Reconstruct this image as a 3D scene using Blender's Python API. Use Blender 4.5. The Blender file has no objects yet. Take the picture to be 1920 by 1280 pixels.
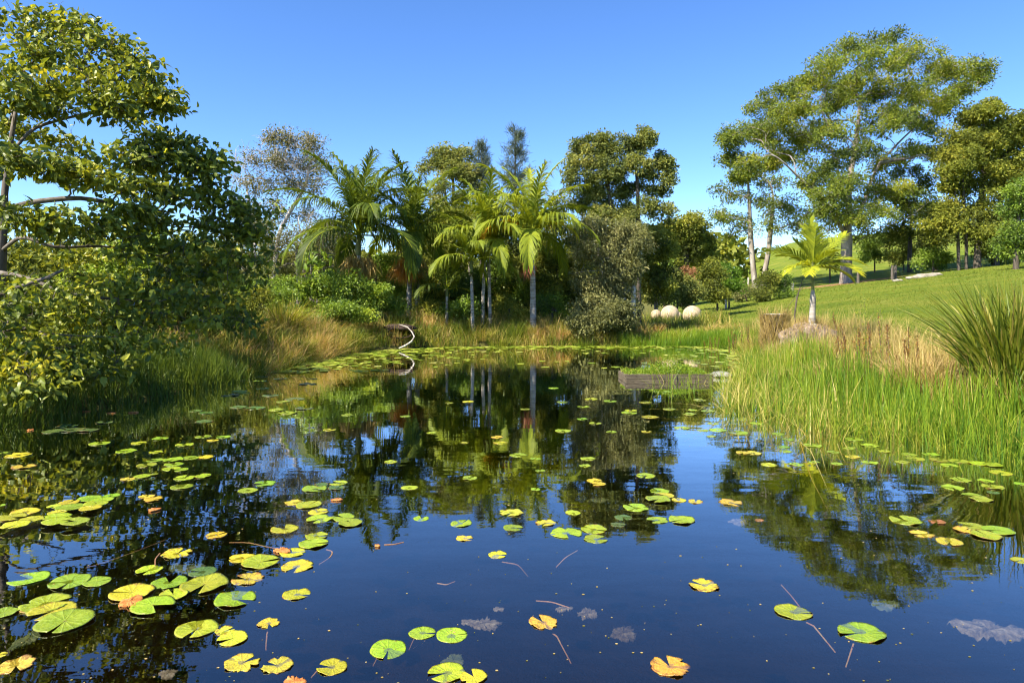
import bpy, math
import numpy as np
from mathutils import Vector, noise as mnoise

rng = np.random.default_rng(11)
SC = bpy.context.scene
COL = SC.collection

# ------------------------------------------------------------------ camera, sky, sun, exposure
CAMH, F, HX, HY = 1.70, 1280.0, 960.0, 560.0
cam = bpy.data.cameras.new("camera")
cam.sensor_width = 36.0
cam.lens = 24.0
cam.shift_y = -(640.0 - HY) / 1920.0
cam.clip_end = 6000.0
cam_o = bpy.data.objects.new("camera", cam)
cam_o.location = (0, 0, CAMH)
cam_o.rotation_euler = (math.radians(90), 0, 0)
COL.objects.link(cam_o)
SC.camera = cam_o

SUN_EL = math.radians(47)
SUN_AZ = math.atan2(-0.76, -0.58)            # direction towards the sun in plan: left and a little behind the camera
sdir = Vector((math.sin(SUN_AZ) * math.cos(SUN_EL), math.cos(SUN_AZ) * math.cos(SUN_EL), math.sin(SUN_EL)))
world = bpy.data.worlds.new("World")
SC.world = world
world.use_nodes = True
wn = world.node_tree
for n in list(wn.nodes):
    wn.nodes.remove(n)
sky = wn.nodes.new("ShaderNodeTexSky")
sky.sky_type = 'NISHITA'
sky.sun_disc = False
sky.sun_elevation = SUN_EL
sky.sun_rotation = SUN_AZ
sky.altitude = 1800
sky.air_density = 1.0
sky.dust_density = 0.1
sky.ozone_density = 4.5
bg = wn.nodes.new("ShaderNodeBackground")
bg.inputs['Strength'].default_value = 0.105
wo = wn.nodes.new("ShaderNodeOutputWorld")
hs = wn.nodes.new("ShaderNodeHueSaturation")      # one even saturation for the whole sky
hs.inputs['Saturation'].default_value = 1.16
hs.inputs['Hue'].default_value = 0.507
wn.links.new(sky.outputs[0], hs.inputs['Color'])
wn.links.new(hs.outputs[0], bg.inputs['Color'])
wn.links.new(bg.outputs[0], wo.inputs['Surface'])

sun = bpy.data.lights.new("sun", 'SUN')
sun.energy = 5.0
sun.angle = math.radians(0.5)
sun.color = (1.0, 0.91, 0.74)
sun_o = bpy.data.objects.new("sun", sun)
sun_o.rotation_euler = sdir.to_track_quat('Z', 'Y').to_euler()
sun_o.location = (-30, -20, 40)
COL.objects.link(sun_o)

SC.view_settings.view_transform = 'Standard'
SC.view_settings.look = 'None'
SC.view_settings.exposure = 1.45
SC.view_settings.gamma = 1.0
SC.view_settings.use_curve_mapping = False
SC.render.engine = 'CYCLES'
cy = SC.cycles
cy.use_denoising = True
cy.filter_width = 1.15
cy.max_bounces = 6
cy.diffuse_bounces = 3
cy.glossy_bounces = 3
cy.transmission_bounces = 4
cy.transparent_max_bounces = 8
cy.caustics_reflective = False
cy.caustics_refractive = False
cy.use_adaptive_sampling = True
cy.adaptive_threshold = 0.03


# ------------------------------------------------------------------ helpers
def at(px, py, d):
    return np.array([(px - HX) / F * d, d, CAMH - (py - HY) / F * d])


def wat(px, py, z=0.0):
    return at(px, py, (CAMH - z) * F / (py - HY))


def norm(a):
    return a / np.maximum(np.linalg.norm(a, axis=-1, keepdims=True), 1e-9)


def sstep(a, b, x):
    t = np.clip((x - a) / (b - a), 0, 1)
    return t * t * (3 - 2 * t)


def make_mesh(name, chunks, mats, smooth=False):
    """chunks: list of (verts (n,3), faces (m,k), material index, var per face or scalar)"""
    Vs, loops, starts, mi, var = [], [], [], [], []
    off = lo = 0
    for V, Fc, m, v in chunks:
        V = np.asarray(V, dtype=np.float32).reshape(-1, 3)
        Fc = np.asarray(Fc, dtype=np.int32)
        if len(Fc) == 0:
            continue
        k = Fc.shape[1]
        Vs.append(V)
        loops.append((Fc + off).ravel())
        starts.append(lo + np.arange(len(Fc), dtype=np.int32) * k)
        mi.append(np.full(len(Fc), m, dtype=np.int32))
        var.append(np.broadcast_to(np.asarray(v, dtype=np.float32), (len(Fc),)))
        off += len(V)
        lo += Fc.size
    V = np.concatenate(Vs); L = np.concatenate(loops); S = np.concatenate(starts)
    me = bpy.data.meshes.new(name)
    me.vertices.add(len(V)); me.vertices.foreach_set('co', V.ravel())
    me.loops.add(len(L)); me.loops.foreach_set('vertex_index', L)
    me.polygons.add(len(S)); me.polygons.foreach_set('loop_start', S)
    me.polygons.foreach_set('material_index', np.concatenate(mi))
    me.polygons.foreach_set('use_smooth', np.full(len(S), bool(smooth)))
    a = me.attributes.new('var', 'FLOAT', 'FACE')
    a.data.foreach_set('value', np.ascontiguousarray(np.concatenate(var)))
    for m in mats:
        me.materials.append(m)
    me.update(calc_edges=True)
    return me


def put(name, me, parent=None, loc=None):
    o = bpy.data.objects.new(name, me)
    COL.objects.link(o)
    if parent is not None:
        o.parent = parent
    if loc is not None:
        o.location = loc
    return o


def tag(o, label=None, cat=None, group=None, kind=None):
    if label: o['label'] = label
    if cat: o['category'] = cat
    if group: o['group'] = group
    if kind: o['kind'] = kind
    return o


def empty(name, loc, label, cat, group=None):
    o = bpy.data.objects.new(name, None)
    o.location = loc
    o.empty_display_size = 0.2
    COL.objects.link(o)
    return tag(o, label, cat, group)


def shift(chunks, base):
    b = np.asarray(base, dtype=float)
    return [(np.asarray(V) - b, f, m, v) for V, f, m, v in chunks]


def tube(P, R, k=6, mi=0, var=0.5, cap=False):
    P = np.asarray(P, dtype=float); n = len(P)
    R = np.broadcast_to(np.asarray(R, dtype=float), (n,))
    T = np.gradient(P, axis=0); T = norm(T)
    ref = np.array([0.0, 0, 1]) if abs(T[:, 2]).mean() < 0.8 else np.array([1.0, 0, 0])
    A = norm(np.cross(T, ref)); Bv = np.cross(T, A)
    ang = np.linspace(0, 2 * np.pi, k, endpoint=False)
    V = (P[:, None, :] + R[:, None, None] * (np.cos(ang)[None, :, None] * A[:, None, :] + np.sin(ang)[None, :, None] * Bv[:, None, :])).reshape(-1, 3)
    i = np.arange(n - 1)[:, None] * k; j = np.arange(k)[None, :]; j2 = (j + 1) % k
    Fc = np.stack([i + j, i + j2, i + k + j2, i + k + j], -1).reshape(-1, 4)
    out = [(V, Fc, mi, var)]
    if cap:
        c = V[-k:]
        out.append((np.vstack([c, P[-1:]]), np.stack([np.arange(k), (np.arange(k) + 1) % k, np.full(k, k)], -1), mi, var))
    return out


def leaves(P, A, N, L, W, var, mi=0, hero=False, fold=0.25):
    """leaf blades at P pointing along A with face normal N"""
    A = norm(A); S = norm(np.cross(N, A)); N = np.cross(A, S)
    L = np.asarray(L)[:, None]; W = np.asarray(W)[:, None]
    n = len(P)
    if not hero:
        V = np.stack([P, P + A * L * 0.45 + S * W * 0.5 + N * W * fold, P + A * L - N * L * 0.12, P + A * L * 0.45 - S * W * 0.5 + N * W * fold], 1)
        return [(V.reshape(-1, 3), np.arange(n * 4).reshape(n, 4), mi, var)]
    d = -N * L
    V = np.stack([P,
                  P + A * L * .22 + S * W * .42 + N * W * fold, P + A * L * .58 + S * W * .40 + N * W * fold * .7 + d * .06,
                  P + A * L + d * .2,
                  P + A * L * .58 - S * W * .40 + N * W * fold * .7 + d * .06, P + A * L * .22 - S * W * .42 + N * W * fold,
                  P + A * L * .28, P + A * L * .62 + d * .05], 1)
    b = (np.arange(n) * 8)[:, None]
    q = np.concatenate([b + np.array([[6, 1, 2, 7]]), b + np.array([[6, 7, 4, 5]])])
    t = np.concatenate([b + np.array([[0, 1, 6]]), b + np.array([[0, 6, 5]]), b + np.array([[7, 2, 3]]), b + np.array([[7, 3, 4]])])
    V = V.reshape(-1, 3)
    return [(V, q, mi, np.tile(var, 2)), (V, t, mi, np.tile(var, 4))]


def blades(P, H, lean, W, var, segs=3, mi=0, curl=1.6):
    """grass blades: roots P, height H, lean vector (n,2) as a fraction of height, width W"""
    n = len(P); H = np.asarray(H); W = np.asarray(W)
    s = np.linspace(0, 1, segs + 1)
    ln = np.concatenate([lean, np.zeros((n, 1))], 1)
    up = np.array([0, 0, 1.0])
    mag = np.linalg.norm(lean, axis=1)
    ang = rng.uniform(0, np.pi, n)
    side = np.stack([np.cos(ang), np.sin(ang), np.zeros(n)], 1)
    rows = []
    for t in s:
        c = P + ln * (H * t ** curl)[:, None] + up * (H * (t - 0.45 * np.minimum(mag, 1.4) * t ** 2.4))[:, None]
        if t < 1:
            w = W * (1 - 0.75 * t ** 1.5) * 0.5
            rows += [c - side * w[:, None], c + side * w[:, None]]
        else:
            rows.append(c)
    V = np.stack(rows, 1); m = V.shape[1]
    b = (np.arange(n) * m)[:, None]
    q = np.concatenate([b + np.array([[2 * i, 2 * i + 1, 2 * i + 3, 2 * i + 2]]) for i in range(segs - 1)]) if segs > 1 else np.zeros((0, 4), int)
    t = b + np.array([[2 * segs - 2, 2 * segs - 1, 2 * segs]])
    V = V.reshape(-1, 3)
    return [(V, q, mi, np.tile(var, segs - 1)), (V, t, mi, var)]


def rdir(n, up=0.0, spread=1.0):
    v = norm(rng.normal(size=(n, 3)))
    v = v * spread + np.array([0, 0, up])
    return norm(v)


# ------------------------------------------------------------------ materials
def new_mat(name):
    m = bpy.data.materials.new(name); m.use_nodes = True
    nt = m.node_tree
    for n in list(nt.nodes):
        nt.nodes.remove(n)
    out = nt.nodes.new('ShaderNodeOutputMaterial')
    return m, nt, out


def ramp(nt, fac, cols, pos=None):
    r = nt.nodes.new('ShaderNodeValToRGB')
    e = r.color_ramp.elements
    pos = pos or list(np.linspace(0, 1, len(cols)))
    while len(e) < len(cols):
        e.new(0.5)
    for i, (p, c) in enumerate(zip(pos, cols)):
        e[i].position = p; e[i].color = (*c, 1)
    if fac is not None:
        nt.links.new(fac, r.inputs['Fac'])
    return r.outputs['Color']


def noise_fac(nt, scale, detail=3, rough=0.55, coord='Object', scl=None):
    tc = nt.nodes.new('ShaderNodeTexCoord')
    n = nt.nodes.new('ShaderNodeTexNoise')
    n.inputs['Scale'].default_value = scale; n.inputs['Detail'].default_value = detail; n.inputs['Roughness'].default_value = rough
    if scl:
        mp = nt.nodes.new('ShaderNodeMapping'); mp.inputs['Scale'].default_value = scl
        nt.links.new(tc.outputs[coord], mp.inputs['Vector']); nt.links.new(mp.outputs[0], n.inputs['Vector'])
    else:
        nt.links.new(tc.outputs[coord], n.inputs['Vector'])
    return n.outputs['Fac']


def mathn(nt, op, a, b=None, clamp=False):
    n = nt.nodes.new('ShaderNodeMath'); n.operation = op; n.use_clamp = clamp
    for i, v in enumerate((a, b)):
        if v is None: continue
        if isinstance(v, (int, float)): n.inputs[i].default_value = v
        else: nt.links.new(v, n.inputs[i])
    return n.outputs[0]


def mixc(nt, fac, a, b, mode='MIX'):
    n = nt.nodes.new('ShaderNodeMix'); n.data_type = 'RGBA'; n.blend_type = mode
    if isinstance(fac, (int, float)): n.inputs[0].default_value = fac
    else: nt.links.new(fac, n.inputs[0])
    for i, v in ((6, a), (7, b)):
        if isinstance(v, tuple): n.inputs[i].default_value = (*v, 1)
        else: nt.links.new(v, n.inputs[i])
    return n.outputs[2]


def bump(nt, h, strength, dist):
    b = nt.nodes.new('ShaderNodeBump'); b.inputs['Strength'].default_value = strength; b.inputs['Distance'].default_value = dist
    nt.links.new(h, b.inputs['Height'])
    return b.outputs[0]


def leaf_mat(name, cols, trans=0.35, rough=0.5, spec=0.35, warm=(1.25, 1.15, 0.5), nscale=0.0, pos=None, gain=1.0, tint=(1, 1, 1)):
    m, nt, out = new_mat(name)
    at_ = nt.nodes.new('ShaderNodeAttribute'); at_.attribute_name = 'var'
    fac = at_.outputs['Fac']
    if nscale:
        nf = noise_fac(nt, nscale, 2)
        fac = mathn(nt, 'ADD', fac, mathn(nt, 'MULTIPLY', mathn(nt, 'SUBTRACT', nf, 0.5), 0.9), True)
    c = ramp(nt, fac, [tuple(min(v * gain * t, .6) for v, t in zip(k, tint)) for k in cols], pos)
    p = nt.nodes.new('ShaderNodeBsdfPrincipled')
    p.inputs['Roughness'].default_value = rough; p.inputs['Specular IOR Level'].default_value = spec
    nt.links.new(c, p.inputs['Base Color'])
    t = nt.nodes.new('ShaderNodeBsdfTranslucent')
    nt.links.new(mixc(nt, 1.0, c, warm, 'MULTIPLY'), t.inputs['Color'])
    mx = nt.nodes.new('ShaderNodeMixShader'); mx.inputs[0].default_value = trans
    nt.links.new(p.outputs[0], mx.inputs[1]); nt.links.new(t.outputs[0], mx.inputs[2])
    nt.links.new(mx.outputs[0], out.inputs['Surface'])
    return m


def bark_mat(name, cols, scale=6.0, stretch=(1, 1, 0.25), rough=0.85, bstr=0.5):
    m, nt, out = new_mat(name)
    nf = noise_fac(nt, scale, 5, 0.65, scl=stretch)
    p = nt.nodes.new('ShaderNodeBsdfPrincipled')
    p.inputs['Roughness'].default_value = rough; p.inputs['Specular IOR Level'].default_value = 0.2
    nt.links.new(ramp(nt, nf, cols, list(np.linspace(0.3, 0.7, len(cols)))), p.inputs['Base Color'])
    nt.links.new(bump(nt, nf, bstr, 0.03), p.inputs['Normal'])
    nt.links.new(p.outputs[0], out.inputs['Surface'])
    return m


M = {}
M['leaf_left'] = leaf_mat('broad_glossy_leaf', [(.020, .032, .008), (.042, .064, .010), (.080, .104, .014), (.14, .15, .018), (.40, .20, .015)], .36, .42, .32, pos=[0, .35, .68, .965, .98], gain=3.00, tint=(1.22, 1.03, 0.8))
M['leaf_gum'] = leaf_mat('gum_leaf', [(.030, .046, .014), (.064, .086, .016), (.105, .130, .016), (.165, .165, .018)], .34, .55, .15, nscale=.12, gain=2.10)
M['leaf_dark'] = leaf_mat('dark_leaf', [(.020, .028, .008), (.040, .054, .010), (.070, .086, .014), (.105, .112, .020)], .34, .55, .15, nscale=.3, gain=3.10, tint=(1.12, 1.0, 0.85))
M['leaf_olive'] = leaf_mat('olive_leaf', [(.034, .044, .014), (.070, .086, .022), (.115, .126, .030), (.17, .165, .042)], .32, .55, .16, nscale=.35, gain=2.10)
M['leaf_grey'] = leaf_mat('grey_green_leaf', [(.054, .060, .024), (.10, .106, .038), (.155, .155, .058), (.22, .205, .085)], .3, .55, .15, nscale=.4, gain=1.75)
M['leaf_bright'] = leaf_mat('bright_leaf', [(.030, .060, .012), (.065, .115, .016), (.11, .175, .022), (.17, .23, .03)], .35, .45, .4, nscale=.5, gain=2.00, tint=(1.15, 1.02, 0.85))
M['leaf_lime'] = leaf_mat('lime_leaf', [(.07, .14, .012), (.12, .22, .016), (.17, .28, .02)], .4, .45, .4)
M['leaf_sparse'] = leaf_mat('sparse_leaf', [(.07, .08, .04), (.13, .13, .06), (.18, .17, .06), (.26, .22, .08)], .3, .5, .2, nscale=.3, gain=1.30)
M['leaf_rust'] = leaf_mat('rust_tip_leaf', [(.10, .09, .03), (.26, .13, .05), (.36, .19, .09)], .3, .5)
M['needle'] = leaf_mat('needle', [(.030, .045, .030), (.055, .072, .045), (.085, .10, .06)], .15, .55, .3, gain=1.80)
M['frond'] = leaf_mat('frond', [(.024, .040, .010), (.050, .078, .012), (.090, .125, .014), (.155, .19, .016), (.34, .27, .02), (.42, .16, .02)], .42, .5, .14, pos=[0, .25, .5, .75, .9, 1], gain=2.05, tint=(1.1, 1.0, 0.85))
M['reed'] = leaf_mat('reed', [(.055, .13, .012), (.11, .21, .016), (.18, .27, .022), (.26, .31, .035), (.42, .36, .13)], .42, .45, .35, nscale=.5, pos=[0, .3, .6, .86, 1], gain=1.12, tint=(1.12, 1.05, 0.9))
M['drygrass'] = leaf_mat('dry_grass', [(.12, .14, .035), (.25, .20, .08), (.38, .29, .14), (.50, .38, .22)], .3, .6, .2, nscale=.6, tint=(1.15, 1.12, 0.85))
M['bankgrass'] = leaf_mat('bank_grass', [(.05, .085, .014), (.11, .16, .02), (.20, .22, .035), (.34, .28, .10), (.42, .28, .16)], .35, .5, .3, nscale=.7, pos=[0, .3, .55, .82, 1], tint=(1.3, 1.24, 1.0))
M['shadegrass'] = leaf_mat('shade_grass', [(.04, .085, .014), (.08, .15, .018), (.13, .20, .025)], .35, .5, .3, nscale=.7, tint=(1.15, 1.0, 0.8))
M['lawnblade'] = leaf_mat('lawn_blade', [(.075, .12, .010), (.13, .175, .016), (.22, .215, .04)], .3, .6, .2, nscale=.25)
M['flax'] = leaf_mat('flax', [(.06, .10, .014), (.13, .18, .02), (.23, .25, .025), (.38, .30, .09)], .4, .45, .3, pos=[0, .35, .75, 1])
M['dock'] = leaf_mat('rusty_weed', [(.10, .06, .025), (.22, .10, .03), (.34, .15, .04), (.20, .20, .03)], .25, .6, .2)
M['fruit'] = leaf_mat('fruit_strand', [(.42, .20, .05), (.60, .27, .05), (.66, .36, .09)], .4, .6, .2)
M['fruit_pale'] = leaf_mat('pale_fruit_strand', [(.25, .18, .05), (.38, .26, .07), (.30, .20, .06)], .3, .6, .2)
M['fruit_red'] = leaf_mat('red_fruit_strand', [(.20, .07, .04), (.28, .10, .05), (.2, .12, .06)], .3, .6, .2)
M['bark_grey'] = bark_mat('bark_grey', [(.10, .085, .07), (.22, .19, .16), (.36, .33, .29)])
M['bark_left'] = bark_mat('bark_left', [(.06, .05, .04), (.13, .11, .09), (.24, .21, .18)])
M['bark_gum'] = bark_mat('bark_gum', [(.15, .115, .09), (.27, .235, .20), (.40, .37, .33)], 1.2, (1, 1, .4))
M['bark_dark'] = bark_mat('bark_dark', [(.035, .028, .02), (.085, .07, .055), (.14, .12, .095)])
M['bark_pale'] = bark_mat('bark_pale', [(.20, .17, .14), (.42, .38, .33), (.62, .58, .52)], 9)
M['palm_trunk'] = bark_mat('palm_trunk', [(.12, .10, .075), (.30, .27, .23), (.46, .43, .38)], 4, (.5, .5, 3.2))
M['crownshaft'] = bark_mat('crownshaft', [(.07, .09, .02), (.13, .15, .035), (.22, .20, .06)], 4, (1, 1, .3), .5)


# ------------------------------------------------------------------ terrain and pond
POND = np.array([(-6.8, 2.0), (-7.5, 5), (-7.5, 7.5), (-7.0, 9.0), (-6.35, 10.6), (-6.0, 13.4), (-5.9, 16.2), (-5.5, 19.2), (-4.7, 22.2), (-2.2, 23.9),
                 (.8, 24.4), (3.7, 24.6), (6.4, 24.9), (7.3, 23.2), (7.0, 20), (6.2, 16.4), (5.6, 13.2), (5.5, 10.5), (6.0, 8.2), (6.8, 6.2), (7.0, 3.0), (5, 1.1), (-4.5, 1.0)])


def pond_sd(X, Y):
    """distance to the shoreline, positive inside the pond"""
    X = np.asarray(X, float); Y = np.asarray(Y, float)
    best = np.full(X.shape, 1e9); ins = np.zeros(X.shape, bool)
    n = len(POND)
    for i in range(n):
        a = POND[i]; b = POND[(i + 1) % n]
        e = b - a
        t = np.clip(((X - a[0]) * e[0] + (Y - a[1]) * e[1]) / (e @ e), 0, 1)
        best = np.minimum(best, np.hypot(X - a[0] - t * e[0], Y - a[1] - t * e[1]))
        c = ((a[1] > Y) != (b[1] > Y)) & (X < e[0] * (Y - a[1]) / (e[1] if e[1] else 1e-9) + a[0])
        ins ^= c
    return np.where(ins, best, -best)


def ground_z(X, Y):
    X = np.asarray(X, float); Y = np.asarray(Y, float)
    d = pond_sd(X, Y) + 0.18 * np.sin(X * 2.1 + Y * .7) * np.sin(Y * 1.7 - X * .5)
    amp = 0.55 + 0.35 * sstep(4, 0, X) * sstep(15, 24, Y)
    out = amp * (1 - np.exp(-np.maximum(-d, 0) / 1.3))
    inn = -0.85 * (1 - np.exp(-np.maximum(d, 0) / 0.9))
    Xc = np.minimum(X, 95)
    sp = np.log1p(np.exp(np.clip((Xc - 9.5) / 1.6, -20, 20))) * 1.6
    sp = np.where((Xc - 9.5) / 1.6 > 20, Xc - 9.5, sp)
    hill = 0.117 * sp * sstep(9, 26, Y)
    far = 0.085 * np.clip(Y - 75, 0, 100) * sstep(.27, .42, X / np.maximum(Y, 1))
    und = 0.10 * np.sin(X * .21 + 1.3) * np.sin(Y * .17) * sstep(2, 12, -d)
    return np.where(d > 0, inn, out + hill + far + und)


def gz(x, y):
    return float(ground_z(np.array([x]), np.array([y]))[0])


def axis_coords(lo, hi, d0, far_lo, far_hi, g=1.12):
    c = list(np.arange(lo, hi, d0))
    s, x = d0, hi
    while x < far_hi:
        c.append(x); s *= g; x += s
    s, x = d0 * g, lo - d0 * g
    while x > far_lo:
        c.insert(0, x); s *= g; x -= s
    return np.array(c)


gx = axis_coords(-10, 14, .22, -2500, 2500)
gy = axis_coords(-1, 30, .22, -300, 4000)
GX, GY = np.meshgrid(gx, gy)
GZ = ground_z(GX, GY)
nx, ny = len(gx), len(gy)
ii = (np.arange(ny - 1)[:, None] * nx + np.arange(nx - 1)[None, :])
GF = np.stack([ii, ii + 1, ii + nx + 1, ii + nx], -1).reshape(-1, 4)

m, nt, out = new_mat('ground')
geo = nt.nodes.new('ShaderNodeNewGeometry')
sep = nt.nodes.new('ShaderNodeSeparateXYZ'); nt.links.new(geo.outputs['Position'], sep.inputs[0])
n1 = noise_fac(nt, .35, 4); n2 = noise_fac(nt, 14, 4, .7); n3 = noise_fac(nt, 2.2, 3)
lawn = ramp(nt, mathn(nt, 'ADD', mathn(nt, 'MULTIPLY', n1, .6), mathn(nt, 'MULTIPLY', n2, .4)), [(.070, .112, .010), (.125, .165, .016), (.205, .20, .035)], [.34, .5, .66])
soil = ramp(nt, n3, [(.06, .055, .02), (.11, .11, .03), (.16, .16, .04)], [.3, .5, .7])
# lawn only right of the pond, soil and litter under the trees elsewhere, mud below the waterline
lx = mathn(nt, 'MULTIPLY', mathn(nt, 'SUBTRACT', mathn(nt, 'SUBTRACT', sep.outputs[0], mathn(nt, 'MULTIPLY', sep.outputs[1], .19)), 1.2), .8, True)
c = mixc(nt, lx, soil, lawn)
mx_ = mathn(nt, 'SUBTRACT', sep.outputs[0], 33.0); my_ = mathn(nt, 'SUBTRACT', sep.outputs[1], 67.0)
md = mathn(nt, 'SQRT', mathn(nt, 'ADD', mathn(nt, 'MULTIPLY', mathn(nt, 'MULTIPLY', mx_, mx_), .16), mathn(nt, 'MULTIPLY', my_, my_)))
mf = mathn(nt, 'SUBTRACT', 3.6, mathn(nt, 'ADD', md, mathn(nt, 'MULTIPLY', n3, 2.0)), True)
mulch = ramp(nt, n2, [(.12, .06, .03), (.26, .14, .07), (.36, .22, .12)], [.35, .5, .65])
c = mixc(nt, mf, c, mulch)
bed = ramp(nt, n3, [(.07, .052, .024), (.14, .105, .05)], [.35, .65])
c = mixc(nt, mathn(nt, 'MULTIPLY', mathn(nt, 'ADD', sep.outputs[2], .06), 14.0, True), bed, c)
p = nt.nodes.new('ShaderNodeBsdfPrincipled'); p.inputs['Roughness'].default_value = .95; p.inputs['Specular IOR Level'].default_value = .1
nt.links.new(c, p.inputs['Base Color'])
nt.links.new(bump(nt, noise_fac(nt, 9, 5, .75), .9, .12), p.inputs['Normal'])
nt.links.new(p.outputs[0], out.inputs['Surface'])
M['ground'] = m
g = put('ground', make_mesh('ground', [(np.stack([GX, GY, GZ], -1).reshape(-1, 3), GF, 0, .5)], [m], True))
tag(g, 'grassy ground rising to a mown lawn on the hillside', kind='structure')

# water: a closed body, its surface a clear mirror over dark absorbing water
m, nt, out = new_mat('water')
fr = nt.nodes.new('ShaderNodeFresnel'); fr.inputs['IOR'].default_value = 1.333
gl = nt.nodes.new('ShaderNodeBsdfGlossy'); gl.inputs['Roughness'].default_value = 0.012; gl.inputs['Color'].default_value = (.95, .95, .95, 1)
tr = nt.nodes.new('ShaderNodeBsdfTransparent'); tr.inputs['Color'].default_value = (.92, .92, .9, 1)
h1 = noise_fac(nt, 1.3, 2, .5, scl=(.8, 1.6, 1)); h2 = noise_fac(nt, 7, 2, .5, scl=(.6, 1.6, 1))
hh = mathn(nt, 'ADD', mathn(nt, 'MULTIPLY', h1, 1.0), mathn(nt, 'MULTIPLY', h2, .13))
nb = bump(nt, hh, 1.0, .0024)
nt.links.new(nb, gl.inputs['Normal']); nt.links.new(nb, fr.inputs['Normal'])
mx = nt.nodes.new('ShaderNodeMixShader')
nt.links.new(mathn(nt, 'MULTIPLY', fr.outputs[0], 2.45, True), mx.inputs[0]); nt.links.new(tr.outputs[0], mx.inputs[1]); nt.links.new(gl.outputs[0], mx.inputs[2])
nt.links.new(mx.outputs[0], out.inputs['Surface'])
va = nt.nodes.new('ShaderNodeVolumeAbsorption'); va.inputs['Color'].default_value = (.55, .50, .38, 1); va.inputs['Density'].default_value = 2.1
nt.links.new(va.outputs[0], out.inputs['Volume'])
M['water'] = m
x0, x1, y0, y1, zb = -8.6, 8.2, .4, 26.2, -1.6
wv = np.array([(x0, y0, 0), (x1, y0, 0), (x1, y1, 0), (x0, y1, 0), (x0, y0, zb), (x1, y0, zb), (x1, y1, zb), (x0, y1, zb)])
wf = np.array([(0, 1, 2, 3), (7, 6, 5, 4), (0, 4, 5, 1), (1, 5, 6, 2), (2, 6, 7, 3), (3, 7, 4, 0)])
tag(put('water', make_mesh('water', [(wv, wf, 0, .5)], [m])), 'still dark pond water mirroring trees and blue sky', kind='structure')


# ------------------------------------------------------------------ trees
def grow(trunks, targets, r0, rtip=.012, step=.8, pen=.3, jit=.08, sides=6, rexp=.6):
    """branches from trunk polylines out to every target point; returns tube chunks"""
    pos, par, pdir = [], [], []
    chains = []
    for tp in trunks:
        tp = np.asarray(tp, float)
        t = np.linspace(0, 1, len(tp)); tt = np.linspace(0, 1, max(6, len(tp) * 3))
        pl = np.stack([np.interp(tt, t, tp[:, k]) for k in range(3)], 1)
        sm = pl.copy(); sm[1:-1] = (pl[:-2] + 2 * pl[1:-1] + pl[2:]) / 4
        ids = []
        joint = -1
        if pos and tp[0][2] > trunks[0][0][2] + .6:        # a limb: it leaves the nearest point of the stem
            joint = int(np.argmin(np.linalg.norm(np.asarray(pos) - sm[0], axis=1)))
        for k, q in enumerate(sm):
            ids.append(len(pos)); par.append(ids[-2] if k else joint); pos.append(q)
            pdir.append(norm((sm[min(k + 1, len(sm) - 1)] - sm[max(k - 1, 0)])))
        chains.append(ids)
    plen = [0.0] * len(pos)
    for i in range(len(pos)):
        if par[i] >= 0: plen[i] = plen[par[i]] + float(np.linalg.norm(pos[i] - pos[par[i]]))
    nfirst = [c[len(c) // 3] for c in chains]
    blocked = set(i for c in chains for i in c[:len(c) // 3])
    order = np.argsort(np.linalg.norm(targets - np.asarray(trunks[0][-1]), axis=1))
    for ti in order:
        c = targets[ti]
        Pn = np.asarray(pos); D = np.linalg.norm(Pn - c, axis=1) + pen * np.asarray(plen)
        D += np.maximum(Pn[:, 2] - c[2], 0) * .8
        if blocked: D[list(blocked)] += 1e3
        a = int(np.argmin(D)); dist = float(np.linalg.norm(pos[a] - c))
        k = max(2, int(math.ceil(dist / step)) + 1)
        P1 = pos[a] + pdir[a] * dist * .38 + np.array([0, 0, .08 * dist])
        ids = [a]
        for s in np.linspace(0, 1, k + 1)[1:]:
            q = (1 - s) ** 2 * pos[a] + 2 * s * (1 - s) * P1 + s * s * c
            if s < 1: q = q + rng.normal(size=3) * jit * dist / k
            pr = ids[-1]
            pos.append(q); par.append(pr); pdir.append(norm(q - pos[pr])); plen.append(plen[pr] + float(np.linalg.norm(q - pos[pr])))
            ids.append(len(pos) - 1)
        chains.append(ids)
    w = np.zeros(len(pos)); par = np.array(par)
    ends = np.ones(len(pos), bool); ends[par[par >= 0]] = False
    w[ends] = 1
    for i in range(len(pos) - 1, -1, -1):
        if par[i] >= 0: w[par[i]] += w[i]
    W = w[0]
    R = np.maximum(r0 * (w / W) ** rexp, rtip)
    Pn = np.asarray(pos)
    chunks = []
    for ci, ids in enumerate(chains):
        r = R[ids].copy()
        if ci >= len(trunks): r[0] = min(r[0], r[1] * 1.25)
        else:
            ks = np.arange(len(ids)); r = np.minimum(r, r0 * 1.05) if ci else r; r = np.maximum(r, 0) * (1 + (.28 * np.exp(-ks / 1.0) if ci == 0 else 0))
        chunks += tube(Pn[ids], r, sides if r[0] > .03 else (4 if r[0] > .012 else 3))
    return chunks


def sample_blobs(blobs):
    pts, cv = [], []
    for c, rad, n in blobs:
        u = norm(rng.normal(size=(n, 3))) * (rng.random((n, 1)) ** (1 / 2.4))
        pts.append(np.asarray(c) + u * np.asarray(rad)); cv.append(np.full(n, 0.0))
    return np.concatenate(pts)


def Bl(px, py, rx, ry, d, n, dep=None):
    s = d / F
    return (at(px, py, d), (rx * s, (dep if dep is not None else (rx + ry) * .5 * s), ry * s), n)


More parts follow.
